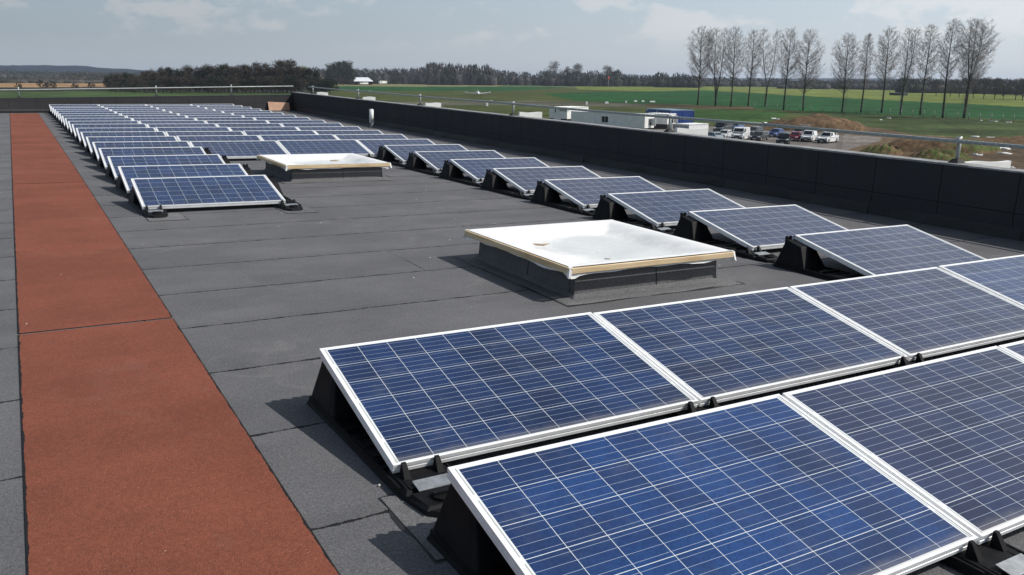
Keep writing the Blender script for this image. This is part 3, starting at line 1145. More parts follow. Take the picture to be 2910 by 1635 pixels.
def inside(poly):
    r = np.zeros(pxj.shape, bool)
    n = len(poly)
    for i in range(n):
        x1, y1 = poly[i]
        x2, y2 = poly[(i + 1) % n]
        if y1 == y2:
            continue
        c = ((y1 > pyj) != (y2 > pyj)) & (pxj < (x2 - x1) * (pyj - y1) / (y2 - y1) + x1)
        r ^= c
    return r


OLIVE, CROP, YGRASS, PALE = (.060, .072, .022), (.015, .070, .018), (.135, .165, .036), (.19, .18, .080)
SCRUB, OCHRE, LGRASS, BGRASS = (.030, .030, .020), (.30, .185, .095), (.050, .085, .026), (.034, .080, .018)
MUD, TARMAC, SAND, TRACK = (.105, .074, .046), (.150, .135, .122), (.165, .132, .090), (.105, .105, .074)
cover = np.zeros(pxs.shape + (3,))
cover[:] = OLIVE
for poly, c in [
    ([(-900, 190), (940, 205), (940, 262), (-900, 262)], SCRUB),
    ([(-900, 229), (300, 228), (310, 247), (-900, 253)], OCHRE),
    ([(-900, 263), (200, 259), (940, 263), (1000, 420), (-900, 420)], LGRASS),
    ([(-900, 251), (180, 248), (180, 260), (-900, 265)], SCRUB),
    ([(920, 225), (3900, 225), (3900, 262), (920, 246)], PALE),
    ([(1200, 232), (1960, 236), (1960, 247), (1640, 247), (1200, 241)], LGRASS),
    ([(900, 246), (1440, 246), (1640, 248), (1420, 259), (900, 257)], CROP),
    ([(1640, 237), (1960, 240), (2400, 252), (3400, 292), (3400, 330), (2400, 283), (2000, 264), (1640, 254)], YGRASS),
    ([(1540, 268), (1700, 261), (2000, 257), (2400, 280), (2910, 305), (3500, 335), (3500, 372), (2910, 342), (2740, 336), (2390, 323), (2000, 303), (1860, 297), (1640, 288)], CROP),
    ([(1080, 291), (1500, 287), (1880, 298), (1880, 306), (1500, 301), (1080, 301)], TRACK),
    ([(1840, 296), (2140, 304), (2140, 313), (1840, 307)], (.090, .070, .036)),
    ([(1880, 309), (2260, 319), (2190, 347), (1880, 352)], BGRASS),
    ([(2230, 317), (3500, 372), (3500, 440), (2600, 388), (2380, 350)], (.044, .064, .022)),
    ([(2130, 352), (2380, 350), (2600, 384), (3500, 425), (3500, 900), (1880, 900), (1880, 372)], MUD),
    ([(1880, 362), (2120, 362), (2340, 378), (2500, 390), (2500, 400), (2420, 428), (2300, 420), (2100, 400), (1880, 420)], TARMAC),
    ([(2060, 398), (2290, 421), (2440, 430), (2700, 470), (2700, 520), (2060, 470)], SAND),
    ([(2020, 398), (2120, 405), (2190, 418), (2100, 424)], (.085, .085, .04)),
]:
    cover[inside(poly)] = c
R_, C_ = pxs.shape
idx = np.arange(R_ * C_).reshape(R_, C_)
a_ = idx[:-1, :]
b2 = idx[1:, :]
quads = np.stack([a_, np.roll(a_, -1, 1), np.roll(b2, -1, 1), b2], -1).reshape(-1)
gz = np.full(gx.shape, ZG)
me = np_mesh('ground', np.stack([gx, gy, gz], -1).reshape(-1, 3), quads, 4, cover.reshape(-1, 3))
m, b, p = new_mat('fields and mud')
at_n = b.n('ShaderNodeAttribute', attribute_name='cover')
co = b.n('ShaderNodeTexCoord').outputs['Object']
n1 = b.noise(co, .06, 6, .65)
n2 = b.noise(co, .9, 5, .7)
n3 = b.noise(b.vmul(co, (1, 1, 1)), .012, 4, .6)
k = b.math('MULTIPLY', b.ramp(n1, .3, .7, .62, 1.30), b.ramp(n2, .25, .75, .55, 1.42))
k = b.math('MULTIPLY', k, b.ramp(n3, .3, .7, .85, 1.15))
s_ = b.n('ShaderNodeVectorMath', operation='SCALE')
b.put(s_.inputs[0], at_n.outputs['Color'])
b.put(s_.inputs[3], k)
gx_, gy_, gz_ = b.xyz(co)
al = b.math('SUBTRACT', b.math('MULTIPLY', gx_, .62), b.math('MULTIPLY', gy_, .78))
ac = b.math('ADD', b.math('MULTIPLY', gx_, .78), b.math('MULTIPLY', gy_, .62))
stv = b.noise(b.comb(b.math('MULTIPLY', al, .012), b.math('MULTIPLY', ac, .16), 0), 1.0, 4, .6)
k = b.math('MULTIPLY', k, b.ramp(stv, .3, .7, .80, 1.20))
tram = b.math('LESS_THAN', b.math('PINGPONG', al, 12.0), .45)
k = b.math('MULTIPLY', k, b.math('SUBTRACT', 1.0, b.math('MULTIPLY', tram, .22)))
s_.inputs[3].default_value = 1
b.put(s_.inputs[3], k)
cc = b.mix(b.ramp(b.noise(co, .16, 6, .7), .55, .72, 0, .38), s_.outputs[0], (.085, .066, .038))
b.put(p.inputs['Base Color'], cc)
p.inputs['Roughness'].default_value = 1.0
p.inputs['Specular IOR Level'].default_value = .1
bump(b, p, n2, .6, .25)
ground = link('ground', me, m)
tag(ground, kind='structure')


# ------------------------------------------------------------------ trees
def twig_mat(name, c, var=.35):
    m, b, p = new_mat(name)
    co = b.n('ShaderNodeTexCoord').outputs['Object']
    n = b.noise(co, .35, 4, .6)
    rnd = b.n('ShaderNodeObjectInfo').outputs['Random']
    cc = b.mix(b.ramp(n, .3, .7), tuple(v * (1 - var) for v in c), tuple(v * (1 + var) for v in c))
    cc = b.mix(b.math('MULTIPLY', rnd, .25), cc, (.10, .085, .06))
    b.put(p.inputs['Base Color'], cc)
    p.inputs['Roughness'].default_value = .9
    p.inputs['Specular IOR Level'].default_value = .15
    return m


M_BARK = twig_mat('poplar bark', (.050, .046, .038))
M_TWIG = twig_mat('bare poplar twigs', (.34, .31, .295), .25)
M_TWIG_DARK = twig_mat('dark bare twigs', (.052, .042, .033))
M_TWIG_GREY = twig_mat('grey bare twigs', (.085, .076, .068))
M_LEAF_DARK = twig_mat('ivy and conifer green', (.022, .030, .018), .4)
M_LEAF_YEL = twig_mat('yellow spring leaf', (.16, .15, .05), .3)
M_WOODS = twig_mat('distant bare woodland', (.074, .070, .070), .35)
M_WOODS_G = twig_mat('distant pine woodland', (.024, .032, .024), .4)


class Twigs:
    def __init__(s):
        s.v, s.f = [], []

    def strip(s, a, b_, wa, wb, side):
        n = len(s.v)
        s.v += [a - side * wa, a + side * wa, b_ + side * wb, b_ - side * wb]
        s.f += [n, n + 1, n + 2, n + 3]


def unit(rng):
    while True:
        v = Vector((rng.uniform(-1, 1), rng.uniform(-1, 1), rng.uniform(-1, 1)))
        if .01 < v.length < 1:
            return v.normalized()


def poplar(base, H, W, lean, stems, seed, label, skew=0.0, clear=.30, dens=1.0):
    rng = random.Random(seed)
    r = root('bare_tree', base, label, 'tree', 'row of bare poplars across the fields')
    tb = MB()
    tw = Twigs()
    prof = lambda t: (max(0.0, math.sin(math.pi * min(1, max(0, t)) ** .80)) ** .62)
    for (fork, off, hfrac) in stems:
        n = 12
        pts, rr = [], []
        zf = fork * H
        ph = rng.uniform(0, 6)
        amp = H * .008
        for k in range(n + 1):
            t = k / n
            z = t * H * hfrac
            tt = max(0, (z - zf) / (H * hfrac - zf + .01))
            sx = off * W * (1 - (1 - tt) ** 2.2) if z > zf else 0
            pts.append(Vector((lean * z + sx + amp * math.sin(5 * t + ph), amp * math.cos(4 * t + ph) + .3 * off * sx, z)))
            rr.append(max(.03, .30 * (H / 27) * (1 - t) ** .9 * (1.0 if len(stems) == 1 else .8) + .02))
        tb.tube(pts, rr, 6)
        def on(t):
            q = t * n
            i = min(n - 1, int(q))
            return pts[i].lerp(pts[i + 1], q - i), rr[i]
        nb_ = int((88 if len(stems) == 1 else 54) * dens)
        cx_ = pts[-1].x * .75
        wst = W * (1.0 if len(stems) == 1 else .66)
        for k in range(nb_):
            az_ = k * 2.4 + rng.uniform(-.5, .5)
            zt = clear + .05 + (1 - clear - .05) * ((k + rng.random()) / nb_) ** .85
            q_ = (zt - clear) / (1 - clear) * 2 - 1
            env = math.sqrt(max(0.0, 1 - abs(q_ * .95 + .04) ** 1.9))
            half = wst * .5 * env * rng.uniform(.62, 1.06) * (1 + skew * math.cos(az_))
            z0 = zt * H - half * rng.uniform(.50, 1.05) - .5
            tb0 = max(clear * .80, min(.97, z0 / (H * hfrac)))
            p0, r0_ = on(tb0)
            q2 = Vector((p0.x * .3 + on(min(.99, zt / hfrac if zt < hfrac else .99))[0].x * .7 + math.cos(az_) * half, math.sin(az_) * half, min(zt, .995) * H))
            L_ = (q2 - p0).length
            q0 = p0
            q1 = p0.lerp(q2, .5) + Vector((math.cos(az_), math.sin(az_), -.7)) * half * .10
            br = max(.022, r0_ * .36 * min(1, L_ / 6))
            tb.tube([q0, q1, q2], [br, br * .62, .014], 4, cap=False)
            ns = max(6, int(L_ * 3.0))
            for j in range(ns):
                s = .22 + .78 * (j + 1) / ns
                c0 = q0.lerp(q1, s * 2) if s < .5 else q1.lerp(q2, s * 2 - 1)
                d0 = (q2 - q1).normalized()
                sd = (d0 * .7 + unit(rng) * 1.0 + Vector((0, 0, .25))).normalized()
                sl = rng.uniform(.7, 1.6) * (.55 + .45 * min(1, L_ / 5))
                e0 = c0 + sd * sl
                sdv = sd.cross(unit(rng)).normalized()
                tw.strip(c0, e0, .021, .010, sdv)
                for q in range(10):
                    c1 = c0.lerp(e0, rng.uniform(.2, 1))
                    dd = (sd * .8 + unit(rng) * 1.1 + Vector((0, 0, .2))).normalized()
                    e1 = c1 + dd * rng.uniform(.35, .9)
                    tw.strip(c1, e1, .0125, .005, dd.cross(unit(rng)).normalized())
        # wispy shoots low on the trunk
        for k in range(int(150 * dens)):
            t = rng.uniform(.04, clear + .08)
            p0, r0_ = on(t)
            d = (unit(rng) + Vector((0, 0, .5))).normalized()
            e = p0 + d * rng.uniform(.5, 2.0)
            tw.strip(p0, e, .014, .005, d.cross(unit(rng)).normalized())
            for q in range(2):
                d2 = (d + unit(rng)).normalized()
                tw.strip(p0.lerp(e, .6), p0.lerp(e, .6) + d2 * .7, .01, .004, d2.cross(unit(rng)).normalized())
    tb.build('trunk', M_BARK, r)
    link('crown', np_mesh('crown', tw.v, tw.f, 4), M_TWIG, r)
    return r


# (base px, top px, crown width px, stems, skew, clear)
ONE = [(0, 0, 1.0)]
POP = [(1982, 299, 92, 82, ONE, .0, .33), (2032, 301, 97, 66, [(.14, -.18, .97), (.14, .30, 1.0), (.34, -.5, .80)], 0, .36),
       (2076, 303, 94, 64, ONE, 0, .34), (2127, 302, 101, 52, ONE, 0, .33), (2175, 303, 100, 62, [(.27, -.42, 1.0), (.27, .42, .95)], 0, .36),
       (2228, 313, 99, 62, ONE, 0, .34), (2282, 314, 101, 80, ONE, .15, .27), (2391, 321, 113, 82, ONE, -.1, .30), (2446, 320, 114, 40, ONE, 0, .34),
       (2503, 322, 98, 74, ONE, .1, .36), (2560, 326, 99, 66, [(.0, -.08, 1.0), (.36, .40, .98)], 0, .36), (2616, 327, 91, 58, ONE, 0, .33), (2676, 335, 78, 62, ONE, 0, .36),
       (2739, 337, 77, 124, [(.0, 0, 1.0), (.34, -.16, .97), (.34, .30, .90)], .2, .36)]
plab = ['leftmost bare poplar of the row, broad crown, by the blue container end',
        'bare poplar with three rising stems, second from the left of the row',
        'bare poplar with a straight trunk, third from the left of the row',
        'slim bare poplar, fourth from the left of the row',
        'bare poplar forking low into two tall stems like a lyre',
        'bare poplar just left of the broad one before the gap in the row',
        'broad bare poplar at the left side of the gap in the row',
        'broad bare poplar at the right side of the gap in the row',
        'narrowest bare poplar, just right of the one beside the gap',
        'bare poplar with a dense rounded crown, fifth from the right end of the row',
        'bare poplar with a second stem rising right, fourth from the right end of the row',
        'bare poplar with a sparse narrow crown, third from the right end of the row',
        'tall bare poplar next to the widest tree at the right end of the row',
        'widest and tallest bare poplar at the right end of the row']
for i, (bx, by_, ty, wpx, st, sk, cl_) in enumerate(POP):
    p0 = at(bx, by_)
    dd = (p0 - CAM)
    depth = dd.dot(CF)
    H = (by_ - ty) * depth / FPX * 1.03
    poplar(p0, H, wpx * depth / FPX * 1.06, .004, st, 100 + i, plab[i], sk, cl_)


def bushy(name, H, W, seed, m_crown, leafy=0, n=2600, trunk=.18):
    """a rounded bare tree: trunk and limbs, then clumped twigs"""
    rng = random.Random(seed)
    r = bpy.data.objects.new(name, None)
    col.objects.link(r)
    tb = MB()
    tb.tube([(0, 0, -.2), (.1, 0, H * .25), (0, .1, H * .55), (.1, .1, H * .85)], [.32 * H / 15, .24 * H / 15, .14 * H / 15, .03], 6)
    tw = Twigs()
    cl = []
    for k in range(26):
        az_, zz_ = rng.uniform(0, 6.28), rng.uniform(.30, .92)
        rad_ = W * .5 * math.sin(math.pi * (zz_ * .82 + .10)) ** .6 * rng.uniform(.45, 1.0)
        c = Vector((math.cos(az_) * rad_, math.sin(az_) * rad_, zz_ * H))
        cl.append((c, rng.uniform(.10, .19) * H))
        s0 = Vector((0, 0, H * max(trunk, zz_ - .35)))
        tb.tube([s0, s0.lerp(c, .55) + Vector((0, 0, -.03 * H)), c], [.09 * H / 15, .06 * H / 15, .02], 4, cap=False)
    for k in range(n):
        c, cr = cl[k % len(cl)]
        p0 = c + unit(rng) * cr * rng.random() ** .45
        d = (unit(rng) + (p0 - Vector((0, 0, H * .3))).normalized() * .7).normalized()
        L_ = rng.uniform(.5, 1.5) * H / 15
        ww = rng.uniform(.04, .10) * (1 + leafy) * H / 15
        tw.strip(p0, p0 + d * L_, ww, ww * .4, d.cross(unit(rng)).normalized())
    tb.build('trunk', M_BARK, r)
    link('crown', np_mesh('crown', tw.v, tw.f, 4), m_crown, r)
    return r


protos = {
    'brown': [bushy('bare_tree', 15, 11, 14, twig_mat('brown budding twigs', (.080, .062, .040)), .4, 2200)],
    'dark': [bushy('bare_tree', 15, 12, 1, M_TWIG_DARK, .8), bushy('bare_tree', 15, 10, 2, M_TWIG_DARK, .6), bushy('bare_tree', 15, 13, 3, M_LEAF_DARK, 1.5)],
    'grey': [bushy('bare_tree', 15, 11, 4, M_TWIG_GREY, 0, 2000), bushy('bare_tree', 15, 9, 5, M_TWIG_GREY, 0, 2000)],
    'yellow': [bushy('leafing_tree', 15, 12, 6, M_LEAF_YEL, .6, 2400)],
    'bush': [bushy('bush', 15, 22, 7, M_TWIG_DARK, 1.4, 2600, .05), bushy('bush', 15, 24, 8, M_TWIG_DARK, 1.0, 2600, .05)],
    'pine': [bushy('pine_tree', 15, 8, 9, M_LEAF_DARK, 2.0, 2200, .3)],
}
used = {}


def plant(kind, px, py_base, top_px, label, cat, group, seed, width=1.0):
    rng = random.Random(seed)
    lst = protos[kind]
    i = rng.randrange(len(lst))
    o = lst[i]
    if used.get((kind, i)):
        o = copy_tree(o)
    used[(kind, i)] = True
    p0 = at(px, py_base)
    depth = (p0 - CAM).dot(CF)
    s = (py_base - top_px) * depth / FPX / 14.4
    o.location = p0
    o.scale = (s * width, s * width, s)
    o.rotation_euler = (0, 0, rng.uniform(0, 6.28))
    tag(o, label, cat, group)
    return o


rng = random.Random(21)
# dark belt beyond the far parapet: (px, base, top)
belt = [(318, 258, 222), (345, 259, 218), (372, 260, 214), (398, 261, 212), (424, 261, 210), (452, 262, 203), (474, 262, 199), (500, 262, 206), (528, 262, 204), (556, 262, 200),
        (580, 262, 196), (604, 262, 193), (627, 262, 197), (650, 262, 199), (676, 263, 194), (700, 263, 198), (722, 263, 194), (746, 263, 190), (770, 263, 196), (792, 263, 201),
        (816, 264, 185), (838, 264, 196), (884, 264, 205), (908, 264, 213), (926, 264, 224)]
for i, (px, yb, yt) in enumerate(belt):
    plant('dark' if i % 5 != 3 else 'brown', px, yb, yt + rng.uniform(-7, 6), 'dark leafless tree in the dense belt beyond the far parapet', 'tree', 'dark trees in the belt beyond the far parapet', 300 + i, rng.uniform(.9, 1.25))
    plant('dark', px + 12, yb + 2, (yb + yt) * .5 - 8 + rng.uniform(-6, 6), 'dark leafless tree in the dense belt beyond the far parapet', 'tree', 'dark trees in the belt beyond the far parapet', 700 + i, rng.uniform(1.1, 1.5))
for i in range(26):
    px = 312 + i * 24.5 + rng.uniform(-9, 9)
    plant('bush', px, 265 + rng.uniform(-1, 2), 244 + rng.uniform(-5, 5), 'dark scrub bush at the foot of the belt beyond the far parapet', 'bush', 'scrub bushes at the foot of the dark belt', 800 + i, .8)
for i, (px, yb, yt) in enumerate([(535, 254, 193), (590, 254, 191), (690, 254, 190), (752, 254, 187), (800, 254, 182), (820, 253, 181), (448, 254, 199)]):
    plant('grey', px, yb, yt, 'pale grey bare tree rising behind the dark belt', 'tree', 'pale bare trees behind the dark belt', 340 + i, 1.0)
plant('yellow', 858, 263, 195, 'yellow green leafing tree at the right end of the dark belt', 'tree', None, 360)
for i, (px, yb, yt, k) in enumerate([(1575, 243, 180, 'grey'), (1640, 243, 188, 'grey'), (1612, 243, 194, 'grey'), (1726, 243, 193, 'grey')]):
    plant(k, px, yb, yt, ['tall rounded bare tree standing above the wood, left of the pair', 'larger of two bare trees left of the windsock', 'smaller bare tree left of the larger one in the pair', 'thin pale bare tree right above the orange windsock'][i], 'tree', 'bare trees standing above the far wood', 380 + i)
for i, (px, yt) in enumerate([(958, 183), (976, 182), (989, 180), (942, 187)]):
    plant('pine', px, 242, yt, 'dark pine on the skyline of the wood behind the barn', 'tree', 'pines behind the barn', 400 + i, 1.1)
for i, (px, yb, yt) in enumerate([(968, 243, 219), (948, 244, 226), (995, 242, 214), (1130, 240, 222), (1420, 242, 226), (1500, 243, 228), (1690, 243, 221), (1180, 240, 224)]):
    plant('bush', px, yb, yt, 'rounded bare bush at the foot of the far wood', 'bush', 'bushes along the far wood', 420 + i, .8)
for i, (px, yb, yt) in enumerate([(54, 255, 238), (124, 256, 229), (150, 256, 234), (215, 256, 238), (262, 256, 236)]):
    plant('bush', px, yb, yt, 'dark hedge bush along the ochre field beyond the roof', 'bush', 'hedge bushes along the ochre field', 440 + i, .75)
for i, (px, yb, yt) in enumerate([(2795, 281, 226), (2826, 282, 229), (2850, 283, 231), (2885, 284, 228), (2905, 286, 232), (2765, 279, 224), (2700, 275, 229), (2660, 273, 231), (2725, 277, 226)]):
    plant('grey', px, yb, yt, 'bare tree in the roadside line behind the right end of the poplars', 'tree', 'bare trees behind the right end of the poplars', 460 + i, 1.0)
for k in protos:
    for i, o in enumerate(protos[k]):
        if not used.get((k, i)):
            for ch in list(o.children):
                bpy.data.objects.remove(ch)
            bpy.data.objects.remove(o)


# woods: masses of crowns that nobody could count
def wood(name, spans, seed, mats, label):
    """spans: (px0, px1, distance, height px at px0, at px1, base height)"""
    rng = random.Random(seed)
    v, f, mi = [], [], []
    for (p0, p1, dist_, h0, h1, rows, sp, pine) in spans:
        n = max(2, int((p1 - p0) / FPX * dist_ / sp))
        for row in range(rows):
            for k in range(n):
                t = (k + rng.random()) / n
                px = p0 + (p1 - p0) * t
                d_ = dist_ * (1 + .06 * row)
                Hh = (h0 + (h1 - h0) * t) * d_ / FPX * rng.uniform(.74, 1.08)
                c = at_dist(px, d_)
                w_ = sp * rng.uniform(.7, 2.0)
                isg = rng.random() < pine
                dome = rng.uniform(.3, .6)
                nr = 7
                core = len(v)
                for (zq, rq) in ((0, .60), (.25, .66), (.48, .5), (.66, .15)):
                    for q in range(nr):
                        az_ = q * 2 * math.pi / nr
                        j_ = rng.uniform(.72, 1.05)
                        v.append(c + Vector((math.cos(az_) * w_ * rq * j_, math.sin(az_) * w_ * rq * j_, Hh * (zq * rng.uniform(.88, 1.05)))))
                for lv in range(3):
                    for q in range(nr):
                        a0, a1 = core + lv * nr + q, core + lv * nr + (q + 1) % nr
                        f += [a0, a1, a1 + nr, a0, a1 + nr, a0 + nr]
                        mi += [1 if isg else 0] * 2
                for q in range(150):
                    az_ = rng.uniform(0, 6.28)
                    zt = rng.random() ** .8
                    rr_ = w_ * (1.0 if zt < dome else math.sqrt(max(0, 1 - ((zt - dome) / (1 - dome)) ** 2))) * rng.uniform(.5, 1.1)
                    o_ = c + Vector((math.cos(az_) * rr_, math.sin(az_) * rr_, zt * Hh * .9))
                    hh_ = Hh * rng.uniform(.08, .22)
                    ww_ = Hh * rng.uniform(.012, .045)
                    ta = rng.uniform(0, 6.28)
                    d1 = Vector((math.cos(ta) * ww_, math.sin(ta) * ww_, 0))
                    tip = Vector((math.cos(az_) * hh_ * .35 * rng.random(), math.sin(az_) * hh_ * .35 * rng.random(), hh_))
                    nn = len(v)
                    v += [o_ - d1, o_ + d1, o_ + tip]
                    f += [nn, nn + 1, nn + 2]
                    mi.append(1 if isg else 0)
    me_ = np_mesh(name, v, f, 3)
    for mm in mats:
        me_.materials.append(mm)
    me_.polygons.foreach_set('material_index', np.array(mi, np.int32))
    o = link(name, me_, None)
    tag(o, label, 'woodland', kind='stuff')
    return o


wood('far_woodland', [(860, 1010, 1250, 42, 40, 3, 8, .5), (1000, 1230, 1350, 38, 44, 3, 9, .25), (1220, 1400, 1250, 57, 50, 3, 9, .2), (1380, 1560, 1350, 40, 28, 3, 9, .3),
                      (1540, 1760, 1250, 38, 42, 3, 8, .3), (1740, 1900, 1300, 36, 26, 3, 8, .4), (1860, 1990, 1200, 38, 36, 2, 8, 1.0)], 3, [M_WOODS, M_WOODS_G],
     'long grey brown bare wood across the far side of the airfield')
wood('far_woodland', [(1960, 2240, 1500, 26, 22, 2, 10, .3), (2220, 2600, 1200, 22, 24, 3, 9, .25), (2560, 2960, 900, 34, 34, 3, 8, .35), (2900, 3300, 900, 34, 30, 2, 8, .3)], 4, [M_WOODS, M_WOODS_G],
     'low grey wood behind the row of poplars')
wood('far_woodland', [(-300, 330, 1150, 12, 12, 3, 9, .4), (180, 470, 1300, 24, 22, 2, 9, .3), (-300, 420, 2100, 20, 20, 2, 14, .7)], 6, [M_WOODS, M_WOODS_G],
     'dark hedgerows and copses beyond the ochre field')

# low blue hills
def hills(px0, px1, dist_, prof, seed):
    rng = random.Random(seed)
    v, f = [], []
    n = 160
    ph = [rng.uniform(0, 6.28) for _ in range(8)]
    for k in range(n + 1):
        t = k / n
        px = px0 + (px1 - px0) * t
        h = np.interp(px, [a for a, _ in prof], [b_ for _, b_ in prof])
        h += sum(math.sin((12 + 17 * i) * t * 3 + ph[i]) * .5 / (1 + i * .4) for i in range(8)) * .8
        for (dd_, hf) in ((dist_, -.02), (dist_ * 1.03, .55), (dist_ * 1.08, .86), (dist_ * 1.15, 1.0), (dist_ * 1.35, .2)):
            p_ = at_dist(px, dd_)
            v.append((p_.x, p_.y, ZG + max(-2, h * hf) * dist_ * 1.15 / FPX))
    for k in range(n):
        for j in range(4):
            a = k * 5 + j
            f += [a, a + 5, a + 6, a + 1]
    me_ = np_mesh('hills', v, f, 4)
    o = link('hills', me_, simple('wooded hill', (.012, .021, .034), 1.0, .35, .012, spec=.05))
    return tag(o, kind='structure')


hills(-700, 950, 3600, [(-700, 20), (0, 26), (240, 28), (280, 24), (420, 18), (950, 14)], 9)
hills(300, 3600, 5200, [(300, 16), (560, 17), (900, 14), (1500, 8), (2300, 12), (3600, 14)], 12)

# ------------------------------------------------------------------ heaps of soil
def mound(px0, px1, pyb, top_px, depth_m, seed, label, grass=0.0, extra=()):
    rng = random.Random(seed)
    a, b_ = at(px0, pyb), at(px1, pyb)
    c = (a + b_) / 2
    ax = (b_ - a)
    Lx = ax.length
    ax.normalize()
    ay = Vector((-ax.y, ax.x, 0))
    depth = (c - CAM).dot(CF)
    Hm = (pyb - top_px) * depth / FPX
    n = 56
    ph = [(rng.uniform(0, 6.28), rng.uniform(0, 6.28), rng.uniform(-1, 1), rng.uniform(-1, 1)) for _ in range(30)]
    v, f, colr = [], [], []
    for j in range(n + 1):
        for i in range(n + 1):
            u, w_ = i / n * 2 - 1, j / n * 2 - 1
            r_ = math.hypot(u * (1 + .15 * math.sin(3 * w_ + ph[0][0])), w_)
            env = max(0, 1 - r_ ** 2) ** .5
            nz = 0
            for k, (p1, p2, q1, q2) in enumerate(ph):
                fq = 2.0 * 1.2 ** k
                nz += math.sin((u * q1 + w_ * q2) * fq * 1.6 + p1) * .5 / fq ** .75
            h = Hm * env * (.72 + .40 * nz) - .06
            p_ = c + ax * (u * Lx / 2) + ay * (w_ * depth_m / 2)
            v.append((p_.x, p_.y, ZG + max(-.3, h)))
            gcov = 1.0 if (grass and nz + rng.uniform(-.55, .55) + .6 * u > .62 - grass * .5 and env > .15) else 0.0
            base = Vector((.112, .074, .043)) * (.75 + .5 * rng.random() + .25 * nz)
            if gcov:
                base = Vector((.085, .105, .035)) * (.6 + .7 * rng.random())
            colr.append(tuple(max(.01, q) for q in base))
    W_ = n + 1
    for j in range(n):
        for i in range(n):
            f += [j * W_ + i, j * W_ + i + 1, (j + 1) * W_ + i + 1, (j + 1) * W_ + i]
    me_ = np_mesh('soil_heap', v, f, 4, np.array(colr))
    o = link('soil_heap', me_, M_SOIL)
    return tag(o, label, 'soil heap')


m, b, p = new_mat('dug soil')
at_n = b.n('ShaderNodeAttribute', attribute_name='cover')
co = b.n('ShaderNodeTexCoord').outputs['Object']
n1 = b.noise(co, .7, 6, .7)
s_ = b.n('ShaderNodeVectorMath', operation='SCALE')
b.put(s_.inputs[0], at_n.outputs['Color'])
b.put(s_.inputs[3], b.ramp(n1, .25, .75, .55, 1.4))
b.put(p.inputs['Base Color'], s_.outputs[0])
p.inputs['Roughness'].default_value = 1.0
p.inputs['Specular IOR Level'].default_value = .1
bump(b, p, n1, .8, .3)
M_SOIL = m
mound(2165, 2435, 366, 323, 22, 1, 'long brown soil heap behind the parked cars')
mound(2520, 2800, 425, 378, 14, 2, 'pale brown soil heap beyond the grassy one at the right', .15)
mound(2440, 2760, 486, 396, 15, 5, 'brown soil heap partly grown with green grass, nearest the parapet', .8)
mound(2130, 2330, 368, 352, 10, 8, 'low dark spoil ridge just behind the parked pickups')
mound(2700, 3050, 408, 384, 10, 11, 'low muddy bank at the right edge behind the rail')

M_SCRAP = simple('white foam sheet', (.80, .80, .77), .6, .1, 3)
for i, (px, py, w_, d_) in enumerate([(2768, 390, 1.7, 1.0), (2815, 393, 1.5, .8), (2804, 423, 2.0, 1.0), (2786, 433, 1.3, 1.0), (2845, 424, 1.5, 1.2), (2858, 425, 1.3, 1.6), (2875, 420, .8, .6), (2886, 422, .7, .5),
                                      (2855, 438, 2.4, 1.0), (2785, 443, 1.0, .6), (2770, 441, .7, .5), (2905, 424, 1.8, .8), (2197, 338, 1.6, 2.0), (2210, 340, 1.2, 1.4), (2171, 355, 1.5, 1.4), (2335, 353, 1.2, .7), (2334, 357, 1.5, .6),
                                      (2525, 337, 1.2, .9), (2503, 342, .7, .5), (2824, 346, 2.0, 1.2), (2866, 349, 1.6, .7), (2788, 344, .8, .6), (2876, 481, 1.0, .6)]):
    rng = random.Random(900 + i)
    mb = MB()
    n = 6
    pts = [(math.cos(2 * math.pi * k / n) * w_ * .5 * rng.uniform(.75, 1.1), math.sin(2 * math.pi * k / n) * d_ * .5 * rng.uniform(.7, 1.1)) for k in range(n)]
    mb.hexa([(x, y, 0) for x, y in pts], [(x * .97, y * .97, .10 + .16 * rng.random()) for x, y in pts])
    o = mb.build('foam_sheet', M_SCRAP, loc=at(px, py) + Vector((0, 0, .02)))
    o.rotation_euler = (rad(rng.uniform(-6, 6)), rad(rng.uniform(-6, 6)), YAW * -1 + rng.uniform(-.4, .4))
    tag(o, 'scrap of white foam sheet lying on the churned ground', 'foam sheet', 'scraps of white foam on the building ground')

# white marker blocks along the airfield edge
for i, (px, py, w_, h_) in enumerate([(1384, 302, .75, 1.1), (1667, 298, .7, 1.2), (1724, 295, 1.4, .8), (1779, 293, .6, .9), (1806, 290, 1.4, .7), (1827, 290, 1.2, .7), (1854, 291, 2.4, .6)]):
    mb = MB()
    mb.hexa([(-w_ / 2, -.4, 0), (w_ / 2, -.4, 0), (w_ / 2, .4, 0), (-w_ / 2, .4, 0)], [(-w_ * .45, -.2, h_), (w_ * .45, -.2, h_), (w_ * .45, .2, h_), (-w_ * .45, .2, h_)])
    mb.bevel(.05)
    o = mb.build('marker_block', M_WHITE, loc=at(px, py))
    o.rotation_euler = (0, 0, -YAW)
    tag(o, 'white marker block in the rough grass at the airfield edge', 'marker', 'white marker blocks at the airfield edge')

# post and wire fence in front of the poplars
fence = root('wire_fence', at(2180, 312), 'thin post and wire fence along the foot of the poplars', 'fence')
M_POST = simple('weathered fence post', (.30, .29, .25), .8, .25, 3)
fp = []
for px in list(range(2144, 2960, 32)):
    py = np.interp(px, [2144, 2282, 2391, 2503, 2616, 2739, 2960], [309, 315, 323, 326, 331, 340, 351])
    fp.append(at(px, py))
for q in fp:
    mb = MB()
    rng = random.Random(int(q.x))
    mb.tube([(0, 0, 0), (.06 * rng.uniform(-1, 1), 0, 1.9)], [.10, .085], 6)
    o = mb.build('post', M_POST, fence)
    o.location = q - fence.location
mb = MB()
for hz in (.6, 1.1, 1.6):
    mb.tube([q - fence.location + Vector((0, 0, hz)) for q in fp], .012, 3, cap=False)
mb.build('wire', M_PLATE, fence)

